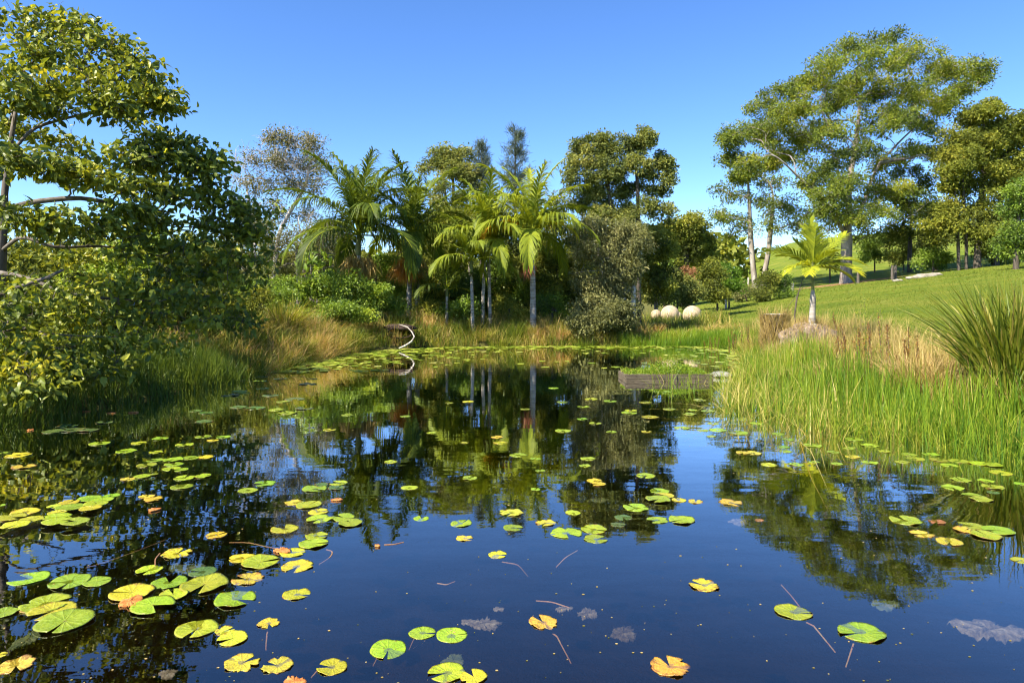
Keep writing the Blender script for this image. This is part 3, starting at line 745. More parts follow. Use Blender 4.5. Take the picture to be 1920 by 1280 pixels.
tree('broadleaf_tree', 'large dark glossy-leaved tree overhanging the water on the left bank', 'tree', b, trunks, .10, blobs, M['leaf_left'], M['bark_left'], 60, .46, .125, .076, .45, upn=.5, hero=True, rare=.006, twigs=3, twlen=.3, rtip=.006, step=.35, vmean=.42, droop=.35,
     extra=[(q((190, 580, 11.2), (240, 600, 11.4), (275, 618, 11.6)), [.022, .02, .012]), (q((30, 540, 10.2), (90, 520, 10.3), (120, 505, 10.4)), [.03, .03, .02])])

# thickets behind it, added as fill whose dark leaves carry the deep shade
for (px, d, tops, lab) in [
    (120, 15.5, [(60, 560, 60, 40, 20), (140, 560, 60, 50, 26), (220, 570, 50, 50, 22), (100, 620, 80, 40, 26), (30, 620, 50, 40, 16)], 'thicket darkened to stand for the shade under the broad-leaved tree, at the left edge'),
    (320, 16.5, [(280, 570, 50, 50, 22), (340, 560, 50, 50, 22), (390, 590, 40, 40, 16), (320, 630, 70, 36, 22), (360, 480, 60, 36, 18)], 'thicket darkened to stand for the shade behind the overhanging branch tips'),
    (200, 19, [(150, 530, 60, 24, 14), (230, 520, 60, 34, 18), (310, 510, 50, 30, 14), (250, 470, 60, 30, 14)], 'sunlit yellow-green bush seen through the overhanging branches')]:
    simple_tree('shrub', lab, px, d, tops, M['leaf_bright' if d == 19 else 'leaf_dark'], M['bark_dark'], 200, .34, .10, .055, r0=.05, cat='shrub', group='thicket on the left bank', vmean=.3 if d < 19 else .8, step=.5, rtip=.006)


# ------------------------------------------------------------------ palms
def frond(base, az, el, length, droop, lmax, npair=44, twist=0.0, hang=.45, var=.35, vtip=0.0, wid=.048, a0=58, a1=38):
    n = 16; s = np.linspace(0, 1, n)
    e = el - droop * s ** 1.4
    dl = length / (n - 1)
    h = np.array([math.cos(az), math.sin(az), 0])
    dirs = np.cos(e)[:, None] * h + np.sin(e)[:, None] * np.array([0, 0, 1.0])
    P = base + np.concatenate([np.zeros((1, 3)), np.cumsum(dirs[:-1] * dl, 0)])
    side = np.array([-math.sin(az), math.cos(az), 0])
    rach = tube(P, np.linspace(.028, .006, n) * (length / 2.6) ** .5, 5, 0, .7)
    t = np.linspace(.13, 1, npair)
    C = np.stack([np.interp(t, s, P[:, k]) for k in range(3)], 1)
    T = norm(np.stack([np.interp(t, s, dirs[:, k]) for k in range(3)], 1))
    U = np.cross(T, side)
    U = np.where(U[:, 2:3] < 0, -U, U)
    ln = lmax * (.30 + .70 * np.sin(np.pi * np.clip(t * .82 + .12, 0, 1)) ** .8)
    out = []
    for sg in (-1, 1):
        a = np.radians(a0 - a1 * t)[:, None] + rng.normal(size=(npair, 1)) * .09
        tw = twist
        D0 = norm(np.sin(a) * (side * sg * math.cos(tw) + U * math.sin(tw) * sg) + np.cos(a) * T + U * .22)
        L = (ln * rng.uniform(.85, 1.1, npair))[:, None]
        hg = hang * rng.uniform(.45, 1.6, (npair, 1))
        z = np.array([0, 0, -1.0])
        p0 = C; p1 = C + D0 * L * .35 + z * L * hg * .06; p2 = C + D0 * L * .68 + z * L * hg * .32; p3 = C + norm(D0 + z * hg * .6) * L * .93 + z * L * hg * .35
        w = norm(T - D0 * (T * D0).sum(1, keepdims=True)) * wid * (length / 2.6) ** .6
        V = np.stack([p0 - w * .3, p0 + w * .3, p1 - w * .5, p1 + w * .5, p2 - w * .42, p2 + w * .42, p3], 1)
        b_ = (np.arange(npair) * 7)[:, None]
        q_ = np.concatenate([b_ + [[0, 1, 3, 2]], b_ + [[2, 3, 5, 4]]]); t_ = b_ + [[4, 5, 6]]
        v = np.clip(var + vtip * t + rng.normal(size=npair) * .07, 0, 1)
        V = V.reshape(-1, 3)
        out += [(V, q_, 0, np.tile(v, 2)), (V, t_, 0, v)]
    return out, rach


def palm(label, px, d, crown_py, fl, nf, var, lmax, trunks, tr=.09, shaft=.55, special=(), fruit=None, seed=0, hang=.7):
    """trunks: list of (px offset of base, px offset of top); the crown sits at image height crown_py"""
    top = at(px, crown_py, d); b = gp(px, d, .1)
    root = empty('palm_tree', b, label, 'palm', 'palms on the far bank')
    for k, (o0, o1) in enumerate(trunks):
        p0 = gp(px + o0, d, .1); p1 = top + np.array([o1 * d / F, .15 * k, -shaft])
        zs = np.linspace(0, 1, 26); P = p0 + (p1 - p0) * zs[:, None]
        R = tr * (1.25 - .3 * zs + .35 * np.exp(-zs * 14)) * (1 + .035 * (np.arange(26) % 2))
        put('trunk', make_mesh('palm_trunk', shift(tube(P, R, 10), b), [M['palm_trunk']], True), root)
        sh = tube([p1, p1 + [0, 0, shaft * .3], p1 + [0, 0, shaft * .75], p1 + [0, 0, shaft * 1.02]], [tr * 1.15, tr * 1.25, tr * .95, tr * .55], 10)
        put('crownshaft', make_mesh('palm_crownshaft', shift(sh, b), [M['crownshaft']], True), root)
    ga = 2.399963
    for k in range(nf):
        tt = (k + .5) / nf
        az = k * ga + seed + rng.normal() * .15
        el = math.radians(86 - 84 * tt ** 1.2) + rng.normal() * .08
        c, r = frond(top + [0, 0, -.06 * tt], az, el, fl * rng.uniform(.88, 1.08), math.radians(42 + 66 * tt), lmax, hang=hang, var=var + rng.normal() * .06)
        f = put('frond', make_mesh('palm_frond', shift(c, b), [M['frond']]), root)
        put('stalk', make_mesh('frond_stalk', shift(r, b), [M['frond']], True), f)
    for az, el, ln, dr, v, vt in special:
        c, r = frond(top, math.radians(az), math.radians(el), ln, math.radians(dr), lmax, hang=hang, var=v, vtip=vt)
        f = put('frond', make_mesh('palm_frond', shift(c, b), [M['frond']]), root)
        put('stalk', make_mesh('frond_stalk', shift(r, b), [M['frond']], True), f)
    for (ox, oy, ry, wd, mat, n) in (fruit or []):
        hub = at(px + ox, crown_py + oy, d - .75)
        P = hub + rng.normal(size=(n, 3)) * [wd * .35, wd * .3, .04]
        L = ry * rng.uniform(.6, 1.1, n)
        A = norm(np.stack([rng.normal(size=n) * .35, rng.normal(size=n) * .3, -np.ones(n)], 1))
        fr_ = leaves(P, A, rdir(n), L, np.full(n, .03), rng.random(n))
        stem_ = tube([hub + [0, .75, .02], hub + [0, .35, .16], hub], [.03, .03, .02], 5, 0, .3)
        put('fruit_cluster', make_mesh('palm_fruit', shift(fr_ + stem_, b), [M[mat]]), root)
    return root


palm('broad palm with dark arching fronds, leftmost on the far bank', 672, 25.0, 438, 3.4, 22, .16, .86, [(0, 0)], .085, .8, seed=.4, fruit=[(-12, 44, .85, .42, 'fruit_pale', 320), (16, 46, .8, .36, 'fruit_pale', 260)],
     special=[(62, 62, 3.3, 60, .3, .1), (20, 15, 2.6, 70, .4, .0), (110, 75, 2.9, 25, .16, 0)])
palm('palm with two grey trunks and hanging bright orange fruit', 774, 26.6, 436, 3.0, 19, .30, .82, [(-8, -5), (10, 5)], .085, .7, seed=1.9, fruit=[(-15, 50, 1.0, .36, 'fruit', 560), (12, 48, .8, .26, 'fruit_pale', 220)], special=[(25, 55, 2.8, 75, .5, .1), (95, 68, 3.1, 60, .5, .1), (-20, 10, 2.5, 60, .3, .1)])
palm('small slender palm with low fronds among the middle palms', 884, 24.6, 486, 2.0, 12, .44, .58, [(3, 0)], .055, .5, seed=.9)
palm('middle palm with light green fronds and paired thin trunks', 914, 25.6, 450, 2.6, 16, .52, .72, [(-10, -6), (5, 2)], .06, .6, seed=2.6, special=[(150, 40, 2.1, 90, .55, .1), (100, 70, 2.2, 30, .55, 0)])
palm('palm with pale straight trunk and a drooping yellow-orange frond', 998, 25.4, 434, 3.0, 18, .55, .75, [(2, 0)], .10, .75, seed=.2, fruit=[(-9, 55, .75, .14, 'fruit_red', 110)],
     special=[(192, 24, 2.3, 95, .86, .14), (205, 30, 2.1, 90, .84, .16), (-12, 28, 1.7, 80, .78, .04), (95, 78, 2.7, 25, .6, .05), (150, 62, 2.5, 45, .55, .1), (40, 50, 2.6, 60, .36, .0)])

# low dark palm fronds in the undergrowth
palm('low trunkless young palm in the dark undergrowth', 838, 25.2, 540, 1.5, 9, .12, .45, [(0, 0)], .05, .3, seed=2.2)

# the small palm on its mound, right bank
PD = 17.0
top = at(1524, 503, PD); mb = at(1522, 606, PD)
root = empty('palm_tree', mb, 'small yellow-green palm with a swollen grey trunk on a rooty mound', 'palm')
zs = np.linspace(0, 1, 22); p1 = at(1524, 568, PD); p2 = at(1524, 546, PD); P = mb + [0, 0, -.05] + (p1 - mb + [0, 0, .05]) * zs[:, None]
Rr = np.interp(zs, [0, .12, .5, .85, 1], [.105, .085, .074, .066, .070]) * (1 + .025 * (np.arange(22) % 2))
put('trunk', make_mesh('palm_trunk', shift(tube(P, Rr, 12), mb), [M['palm_trunk']], True), root)
put('leaf_base', make_mesh('palm_leaf_base', shift(tube([p1, p1 + [0, 0, .07], p1 + [0, 0, .16], p2, p2 + [0, 0, .06]], [.072, .074, .064, .045, .032], 12), mb), [M['palm_trunk']], True), root)
put('crownshaft', make_mesh('palm_crownshaft', shift(tube([p2 - [0, 0, .05], p2 + [0, 0, .2], top, top + [0, 0, .25]], [.04, .036, .045, .03], 10), mb), [M['crownshaft']], True), root)
for az, el, ln, dr, v, vt, lm, tw, a0, a1 in [(105, 88, 1.35, 8, .66, .06, .40, 0, 40, 8), (82, 82, 1.15, 14, .74, .02, .52, 0, 50, 8), (265, 80, 1.05, 10, .74, .02, .50, 0, 50, 8), (180, 40, 1.6, 66, .45, .18, .36, .5, 55, 25), (172, 66, .9, 25, .6, .05, .42, 0, 50, 15), (8, 52, 1.35, 22, .62, .12, .42, .4, 50, 15), (-10, 26, 1.3, 55, .6, .2, .46, .3, 55, 20),
                                  (-35, 14, 1.25, 62, .66, .25, .44, .2, 55, 20), (205, 18, .95, 66, .74, .12, .46, .2, 55, 20), (240, 8, .8, 60, .66, .22, .38, 0, 55, 20), (335, 2, 1.1, 60, .74, .12, .40, .1, 55, 20), (45, 35, 1.2, 45, .5, .1, .42, 0, 55, 20), (140, 38, 1.0, 45, .5, .1, .42, 0, 55, 20), (300, 45, .9, 45, .62, .1, .4, 0, 55, 20)]:
    c, r = frond(top + [0, 0, .02], math.radians(az), math.radians(el), ln * .9, math.radians(dr), lm, npair=36, twist=tw, hang=.2, var=v - .08, vtip=vt, wid=.046, a0=a0, a1=a1)
    f = put('frond', make_mesh('palm_frond', shift(c, mb), [M['frond']]), root)
    put('stalk', make_mesh('frond_stalk', shift(r, mb), [M['frond']], True), f)
rt = []
for k in range(16):
    a = math.radians(-160 + 140 * k / 15 + rng.normal() * 5); l = rng.uniform(.14, .3)
    rt += tube([mb + [0, 0, .03], mb + [math.cos(a) * l * .5, math.sin(a) * l * .5, -.03], mb + [math.cos(a) * l, math.sin(a) * l, -.18 - .1 * rng.random()]], [.018, .013, .008], 4)
put('root', make_mesh('palm_roots', shift(rt, mb), [M['palm_trunk']], True), root)


def lump(c, rad, seed, amp=.18, sub=4, sc=2.0):
    import bmesh
    bm = bmesh.new(); bmesh.ops.create_icosphere(bm, subdivisions=sub, radius=1)
    V = np.array([v.co[:] for v in bm.verts]); Fc = np.array([[v.index for v in f.verts] for f in bm.faces]); bm.free()
    k = np.array([1 + amp * mnoise.fractal(Vector(v) * sc + Vector((seed, 0, 0)), 1.0, 2.0, 4) for v in V])
    return [(V * k[:, None] * np.asarray(rad) + np.asarray(c), Fc, 0, .5)]


M['rootmat'] = bark_mat('dry_root_mat', [(.08, .06, .045), (.20, .15, .11), (.34, .26, .20)], 9, (1, 1, .5), .95, .9)
base = mb + [0, 0, -.5]
mound = put('earth_mound', make_mesh('earth_mound', shift(lump(mb + [.02, .25, -.48], (.72, .6, .5), 3, .22), base), [M['rootmat']], True), None, base)
tag(mound, 'rounded fibrous brown mound under the small palm', 'mound')
fib = []
n = 700; a = rng.uniform(math.pi, 2 * math.pi, n); el = rng.uniform(.1, 1.4, n)
Pp = np.stack([np.cos(a) * np.cos(el) * .74, np.sin(a) * np.cos(el) * .62 + .25, np.sin(el) * .52 - .48], 1) + mb
fib = blades(Pp, rng.uniform(.1, .35, n), rng.normal(size=(n, 2)) * .7, np.full(n, .008), rng.uniform(.3, 1, n), 2)
put('dry_fibres', make_mesh('mound_fibres', shift(fib, base), [M['drygrass']]), mound)

# stump overgrown with dry grass, dead stick beside it
sb = np.array([(1452 - HX) / F * 18.2, 18.2, 0]); sb[2] = gz(sb[0], sb[1]) - .1
stt = at(1452, 589, 18.2)
R = .33
ang = np.linspace(0, 2 * np.pi, 28, endpoint=False); rr = R * (1 + .05 * np.sin(3 * ang) + .03 * rng.normal(size=28))
rings = [np.stack([np.cos(ang) * rr * k, np.sin(ang) * rr * k, np.full(28, z)], 1) + [sb[0], sb[1], 0] for k, z in ((1.12, sb[2]), (1.03, sb[2] + .3), (1, stt[2] - .03), (.97, stt[2]), (.6, stt[2] + .012), (.02, stt[2] + .01))]
V = np.concatenate(rings); kk = 28
Fq = np.concatenate([np.stack([r * kk + np.arange(kk), r * kk + (np.arange(kk) + 1) % kk, (r + 1) * kk + (np.arange(kk) + 1) % kk, (r + 1) * kk + np.arange(kk)], 1) for r in range(5)])
Mst = bark_mat('stump_bark', [(.05, .038, .025), (.12, .09, .06), (.22, .17, .11)], 10, (1, 1, .3), .95, .9)
stump = put('tree_stump', make_mesh('tree_stump', shift([(V, Fq[:kk * 3], 0, .5), (V, Fq[kk * 3:], 1, .5)], sb), [Mst, M['bark_pale']], True), None, sb)
n = 1700; a = rng.uniform(math.pi * .95, 2.05 * math.pi, n); zz = rng.uniform(0, stt[2] - sb[2] - .05, n)
put('dry_thatch', make_mesh('stump_thatch', blades(np.stack([np.cos(a) * R * 1.06, np.sin(a) * R * 1.06, zz], 1), rng.uniform(.15, .5, n), rng.normal(size=(n, 2)) * .35 + np.stack([np.cos(a), np.sin(a)], 1) * .15, np.full(n, .010), rng.uniform(.2, 1, n), 2), [M['drygrass']]), stump)
tag(stump, 'flat-topped brown stump among dry grass left of the small palm', 'stump')
sk = at(1493, 610, 17.4); sk[2] = gz(sk[0], sk[1]) - .05
sticks = tube([sk, at(1490, 590, 17.4), at(1494, 560, 17.4), at(1498, 545, 17.4), at(1506, 520, 17.4)], [.018, .018, .022, .012, .005], 6) + tube([at(1493, 556, 17.4), at(1484, 566, 17.4), at(1478, 574, 17.4)], [.008, .006, .004], 4) + tube([at(1499, 545, 17.4), at(1510, 535, 17.4), at(1522, 533, 17.4)], [.008, .006, .004], 4)
tag(put('dead_stick', make_mesh('dead_stick', shift(sticks, sk), [M['bark_dark']], True), None, sk), 'dead upright stick with frayed bark between stump and small palm', 'stick')

# ------------------------------------------------------------------ stone spheres
m, nt, out = new_mat('sandstone')
nf = noise_fac(nt, 3, 5, .6); p = nt.nodes.new('ShaderNodeBsdfPrincipled'); p.inputs['Roughness'].default_value = .9
nt.links.new(ramp(nt, nf, [(.34, .25, .15), (.46, .36, .23), (.54, .43, .29)], [.3, .5, .7]), p.inputs['Base Color'])
nt.links.new(bump(nt, noise_fac(nt, 25, 3), .25, .02), p.inputs['Normal']); nt.links.new(p.outputs[0], out.inputs['Surface'])
M['stone'] = m
M['joint'] = bark_mat('stone_joint', [(.16, .10, .06), (.22, .15, .09)], 8)
M['slab'] = bark_mat('slab_stone', [(.13, .13, .11), (.22, .22, .18), (.30, .29, .25)], 4, (1, 1, 1))


def sphere_mesh(r, seams):
    """ball of stone blocks: a slightly smaller core shows in the gaps between the panels"""
    ch = []
    nu, nv = 4, 8
    for i in range(nu):
        for j in range(nv):
            t0, t1 = math.pi * i / nu, math.pi * (i + 1) / nu; f0, f1 = 2 * math.pi * j / nv + .3, 2 * math.pi * (j + 1) / nv + .3
            gth = .010 if seams else 0.0
            th = np.linspace(t0 + gth, t1 - gth, 5); ph = np.linspace(f0 + gth, f1 - gth, 5)
            TH, PH = np.meshgrid(th, ph, indexing='ij')
            V = np.stack([np.sin(TH) * np.cos(PH), np.sin(TH) * np.sin(PH), np.cos(TH)], -1).reshape(-1, 3) * r
            idx = (np.arange(4)[:, None] * 5 + np.arange(4)[None, :])
            ch.append([(V, np.stack([idx, idx + 5, idx + 6, idx + 1], -1).reshape(-1, 4), 0, .5)])
    return ch


def stone_ball(px, py, d, r, label):
    c = at(px, py, d)
    core = put('stone_sphere', make_mesh('sphere_core', lump((0, 0, 0), (r * .985,) * 3, 0, 0.0, 3), [M['joint']], True), None, c)
    tag(core, label, 'sphere', 'stone spheres on the lawn edge')
    core.rotation_euler = (.25, .35, .2)
    for chs in sphere_mesh(r, True):
        put('stone_panel', make_mesh('stone_panel', chs, [M['stone']], True), core)


stone_ball(1298, 590.5, 31.0, .43, 'pale stone sphere standing clear on a low slab, rightmost of the spheres')
stone_ball(1256, 589, 31.0, .41, 'pale stone sphere half hidden by dry grass, second largest')
stone_ball(1270, 593, 33.0, .23, 'small stone sphere peeping out behind the grass-hidden sphere')
stone_ball(1230, 590, 31.6, .24, 'stone sphere mostly covered by the grey bush, leftmost of the spheres')
c = at(1300, 609.5, 30.6)
sl = np.array([(-1, -1, -1), (1, -1, -1), (1, 1, -1), (-1, 1, -1), (-1, -1, 1), (1, -1, 1), (1, 1, 1), (-1, 1, 1)], float)
bxf = np.array([(0, 3, 2, 1), (4, 5, 6, 7), (0, 1, 5, 4), (1, 2, 6, 5), (2, 3, 7, 6), (3, 0, 4, 7)])


def box(c, h, mi=0, var=.5, rz=0.0, tilt=0.0, bev=None):
    V = sl * np.asarray(h)
    if tilt: V = V @ np.array([[math.cos(tilt), 0, math.sin(tilt)], [0, 1, 0], [-math.sin(tilt), 0, math.cos(tilt)]])
    V = V @ np.array([[math.cos(rz), math.sin(rz), 0], [-math.sin(rz), math.cos(rz), 0], [0, 0, 1]])
    return [(V + np.asarray(c), bxf, mi, var)]


slab = lump((0, 0, 0), (.75, .5, .06), 9, .12, 3)
tag(put('stone_slab', make_mesh('stone_slab', slab, [M['slab']], True), None, c + [0, .2, -.03]), 'low grey stone slab under the rightmost stone sphere', 'slab')
tag(put('slab_footing', make_mesh('slab_footing', lump((0, 0, 0), (.5, .35, .28), 4, .2, 3), [M['rootmat']], True), None, c + [0, .25, -.27]), 'dark earthy footing below the low grey slab', 'rock')

M['flatstone'] = bark_mat('flat_stone', [(.16, .14, .11), (.28, .25, .20), (.38, .34, .28)], 3, (1, 1, 1))
# pale flat stones on the hillside
for k, (px, py, d, w, h_, lab) in enumerate([(1717, 517, 58, .75, .20, 'left pale flat stone in the row at the foot of the hillside trees'), (1735, 515, 58.5, .8, .24, 'middle pale flat stone in the row at the foot of the hillside trees'),
                                 (1754, 513, 59, .6, .2, 'right pale flat stone in the row at the foot of the hillside trees'), (1683, 522, 56, .35, .14, 'small lone pale stone left of the flat stones')]):
    x = (px - HX) / F * d
    tag(put('flat_stone', make_mesh('flat_stone', lump((0, 0, 0), (w, .5, h_), k * 7, .3, 3), [M['flatstone']], True), None, (x, d, gz(x, d) + h_ * .3)), lab, 'stone', 'flat stones on the lawn')

# fence posts
M['post'] = bark_mat('weathered_post', [(.22, .20, .17), (.40, .37, .32), (.52, .49, .43)], 5)
M['post_dark'] = bark_mat('dark_post', [(.06, .05, .04), (.12, .10, .085), (.18, .16, .13)], 5)
for (px, top_py, d, w, mt, lab) in [(1403, 520, 72, .10, 'post', 'pale fence post just left of the twin gum trunks'), (1414, 516, 71, .09, 'post', 'thin fence post in front of the twin gum trunks'), (1472, 508, 66, .12, 'post', 'pale fence post upslope behind the dark lawn shrub'),
                               (1486, 531, 54, .10, 'post', 'pale fence post at the end of the lawn shrubs'), (1361, 549, 46, .08, 'post', 'short pale post beside the lime green shrub'), (1609, 510, 64, .14, 'post_dark', 'dark post just right of the big gum trunk'),
                               (1673, 498, 62, .13, 'post_dark', 'left one of two dark posts near the flat stones'), (1679, 497, 62.5, .13, 'post_dark', 'right one of two dark posts near the flat stones')]:
    x = (px - HX) / F * d; z0 = gz(x, d) - .2; zt = max(at(px, top_py, d)[2], z0 + .9)
    P = tube([(0, 0, 0), (0, 0, (zt - z0) * .5), (.02, 0, zt - z0)], [w, w * .96, w * .93], 8, cap=True)
    tag(put('fence_post', make_mesh('fence_post', P, [M[mt]], True), None, (x, d, z0)), lab, 'post', 'posts of the old fence')
# ------------------------------------------------------------------ timber planter in the water
M['timber'] = bark_mat('old_timber', [(.05, .042, .028), (.12, .098, .066), (.20, .165, .115)], 9, (.35, 4, 6), .9, .6)
pc = wat(1252, 715); d0 = pc[1]
xl, xr = (1174 - HX) / F * d0, (1336 - HX) / F * d0
tp = empty('timber_planter', (float((xl + xr) / 2), d0, 0.0), 'low weathered timber box full of small weeds standing in the water', 'planter')
W2 = (xr - xl) / 2
for (cx, cy_, hx, hy, z0, z1) in [(0, 0, W2, .040, -.30, .052), (0, -.002, W2 + .004, .042, .055, .128), (0, .01, W2 + .010, .058, .131, .148),
                                 (-W2 + .03, .5, .035, .45, -.30, .052), (-W2 + .028, .5, .038, .45, .055, .120), (W2 - .03, .5, .035, .45, -.3, .115), (0, .99, W2, .035, -.30, .115)]:
    put('plank', make_mesh('plank', box((cx, cy_, (z0 + z1) / 2), (hx, hy, (z1 - z0) / 2)), [M['timber']]), tp)
n = 60
sx = np.linspace(-W2 + .05, W2 - .05, 14); sy = np.linspace(.06, .94, 10); SX, SY = np.meshgrid(sx, sy)
sv = np.stack([SX, SY, .07 + .04 * np.sin(SX * 5) * np.cos(SY * 4)], -1).reshape(-1, 3); i0 = (np.arange(9)[:, None] * 14 + np.arange(13)[None, :])
put('soil', make_mesh('planter_soil', [(sv, np.stack([i0, i0 + 1, i0 + 15, i0 + 14], -1).reshape(-1, 4), 0, .5)], [M['rootmat']], True), tp)
n = 4500
P = np.stack([rng.uniform(-W2 + .35 * 0, W2, n) * .97, rng.uniform(-.02, .93, n), np.full(n, .11)], 1); P[:, 2] += rng.random(n) ** 1.3 * (.14 + .16 * (P[:, 1] / .9)) * (.6 + .4 * np.sin(P[:, 0] * 4 + 1))
wd = leaves(P, rdir(n, .5), rdir(n, .9), rng.uniform(.03, .07, n), rng.uniform(.015, .03, n), np.clip(rng.normal(.55, .2, n), 0, 1))
put('weeds', make_mesh('planter_weeds', wd, [M['reed']]), tp)
hb = wat(1333, 712) + [0, .3, 0]
tag(put('concrete_block', make_mesh('concrete_block', lump((0, 0, 0), (.24, .2, .08), 2, .2, 3), [M['slab']], True), None, at(1352, 703, 14.9)), 'grey rough block half hidden in reeds behind the timber planter', 'block')

# hollow bank opening with a bleached curved branch
hc = at(750, 624, 23.05)
M['dark_clay'] = bark_mat('dark_clay', [(.018, .012, .010), (.04, .026, .02), (.07, .05, .04)], 6)
ang = np.linspace(0, 2 * np.pi, 24, endpoint=False)
ring = lambda rx, rz, y, dz=0: np.stack([np.cos(ang) * rx, np.full(24, y), np.sin(ang) * rz + dz], 1)
V = np.concatenate([ring(.50, .20, .0), ring(.46, .17, -.10), ring(.42, .14, .1), ring(.30, .10, .55), ring(.01, .01, .6)])
Fq = np.concatenate([np.stack([r * 24 + np.arange(24), r * 24 + (np.arange(24) + 1) % 24, (r + 1) * 24 + (np.arange(24) + 1) % 24, (r + 1) * 24 + np.arange(24)], 1) for r in range(4)])
tag(put('hollow_log', make_mesh('hollow_log', [(V, Fq, 0, .5)] + lump((-.05, .25, .17), (.54, .34, .12), 5, .3, 3), [M['dark_clay']], True), None, hc), 'dark hollow log end poking from the far bank grass', 'log')
bp = [at(748, 608, 22.95), at(764, 613, 22.85), at(772, 622, 22.8), at(777, 631, 22.7), at(772, 640, 22.6), at(760, 648, 22.55), at(748, 653, 22.5)]
br = tube(bp, [.010, .018, .020, .024, .034, .036, .026], 7)
tag(put('bleached_branch', make_mesh('bleached_branch', shift(br, bp[-1]), [M['bark_pale']], True), None, bp[-1]), 'curved bleached white branch in front of the hollow log', 'branch')


# ------------------------------------------------------------------ grasses and reeds
def strip_points(n, front, back):
    """points between two polylines given as (x, y) lists with the same number of points"""
    f = np.asarray(front, float); b_ = np.asarray(back, float)
    seg = np.linalg.norm(np.diff(f, axis=0), axis=1) + np.linalg.norm(np.diff(b_, axis=0), axis=1)
    cum = np.concatenate([[0], np.cumsum(seg)]); u = rng.random(n) * cum[-1]; v = rng.random(n)
    fx = np.stack([np.interp(u, cum, f[:, k]) for k in (0, 1)], 1); bx_ = np.stack([np.interp(u, cum, b_[:, k]) for k in (0, 1)], 1)
    return fx + (bx_ - fx) * v[:, None], v


def clumpy(P, n_keep, sc=.5, sharp=1.5):
    w = np.array([.5 + .5 * mnoise.noise(Vector((p[0] / sc, p[1] / sc, 3.3))) for p in P]) ** sharp
    return np.argsort(-w * rng.random(len(P)))[:n_keep]


def grass(name, label, n, front, back, h, wid, mat, lean=.25, segs=3, under=True, bias=(0, 0), hv=.3, vm=.5, vs=.2, patch=.9, cat='grass', taper=0.0, bent=.14):
    P2, v = strip_points(int(n * 1.7), front, back)
    k = clumpy(P2, n, .6); P2 = P2[k]; v = v[k]
    if taper:                              # thin out towards the open water
        kk = rng.random(n) < .25 + .75 * v ** .6; P2 = P2[kk]; v = v[kk]; n = len(P2)
    z = ground_z(P2[:, 0], P2[:, 1]); z = np.maximum(z, -.25) - .02
    P = np.concatenate([P2, z[:, None]], 1)
    pn = np.array([mnoise.noise(Vector((p[0] / patch, p[1] / patch, 7.7))) for p in P2])
    H = h * (1 + hv * rng.normal(size=n) * .8 + .6 * pn); H = np.clip(H, h * .3, h * 2.0)
    if taper: H = H * (1 - taper * (1 - v) ** 1.5 * .7)
    ln = rng.normal(size=(n, 2)) * lean + np.asarray(bias)
    hb_ = rng.random(n) < bent; ln[hb_] *= 2.6            # bent and fallen blades
    va_ = np.clip(vm + vs * rng.normal(size=n) + .55 * pn, 0, 1)
    o = put(name, make_mesh(name, blades(P, H + np.maximum(-z, 0), ln, wid * rng.uniform(.6, 1.3, n), va_, segs), [M[mat]]))
    return tag(o, label, cat, kind='stuff')


RF = [(7.0, 21.5), (6.1, 17.8), (5.1, 15.4), (4.2, 13.2), (3.35, 11.2), (3.05, 9.6), (3.5, 8.6), (4.55, 7.9), (5.1, 6.9), (5.2, 5.6)]
RB = [(8.2, 22.5), (7.6, 18.0), (6.7, 15.4), (6.4, 13.5), (6.1, 11.4), (6.0, 10.0), (6.3, 9.3), (6.9, 8.6), (7.4, 7.6), (7.6, 6.2)]
grass('reeds', 'bright green reeds growing in the shallows of the right bank', 24000, RF, RB, .54, .015, 'reed', .12, 3, hv=.4, vm=.36, vs=.26, patch=.6, taper=.7, bent=.06)
grass('reed_litter', 'yellowed bent reed stems at the water edge of the right bank', 3600, RF, [(x + 1.2, y + .4) for x, y in RF], .45, .012, 'reed', .5, 3, vm=.92, vs=.1)
DF = [(8.0, 24), (6.9, 18.0), (6.3, 15.0), (6.0, 12.5), (6.0, 10.5), (6.2, 9.2), (6.9, 8.2)]
DB = [(10.5, 26), (11.0, 20), (9.6, 17), (9.0, 14.5), (9.0, 12.5), (9.0, 11), (9.5, 9.5)]
grass('dry_grass', 'tall dry straw-coloured grass along the top of the right bank', 12000, DF, DB, .52, .011, 'drygrass', .34, 3, vm=.55, vs=.24, hv=.5)
grass('bank_grass', 'mixed green and straw grass behind the right reeds', 14000, DF, DB, .44, .012, 'bankgrass', .3, 3, vm=.5, vs=.2)
FF = [(-5.0, 21.6), (-4.4, 22.6), (-2.2, 23.8), (.8, 24.3), (3.7, 24.5), (5.0, 24.6)]
FB = [(-6.6, 23.0), (-5.2, 24.6), (-2.5, 25.8), (.8, 26.2), (3.9, 26.4), (5.2, 26.6)]
grass('bank_grass', 'short grass at the pond end in front of the stone spheres', 4500, [(5.0, 24.6), (6.4, 24.8), (7.6, 24.0)], [(5.2, 27.6), (7.2, 28.6), (9.4, 27.6)], .22, .016, 'bankgrass', .36, 2, vm=.5, vs=.24, patch=1.0, hv=.5)
grass('bank_grass', 'long tufted grass along the far bank below the palms', 16000, FF, FB, .52, .016, 'bankgrass', .34, 3, vm=.66, vs=.24, patch=1.0, hv=.5)
grass('water_grass', 'vivid lime grass fringe at the far waterline near the spheres', 5000, [(3.9, 24.2), (5.2, 24.2), (6.6, 24.2), (7.4, 22.4)], [(3.9, 25.0), (5.2, 25.2), (6.8, 25.6), (8.2, 23.2)], .38, .016, 'reed', .15, 2, vm=.30, vs=.12)
LF = [(-4.5, 22.3), (-5.15, 19.4), (-5.5, 17.2), (-5.55, 16.0), (-5.6, 14.6)]
LB = [(-6.4, 23.6), (-7.2, 20.6), (-7.8, 18.4), (-8.0, 16.8), (-8.1, 15.2)]
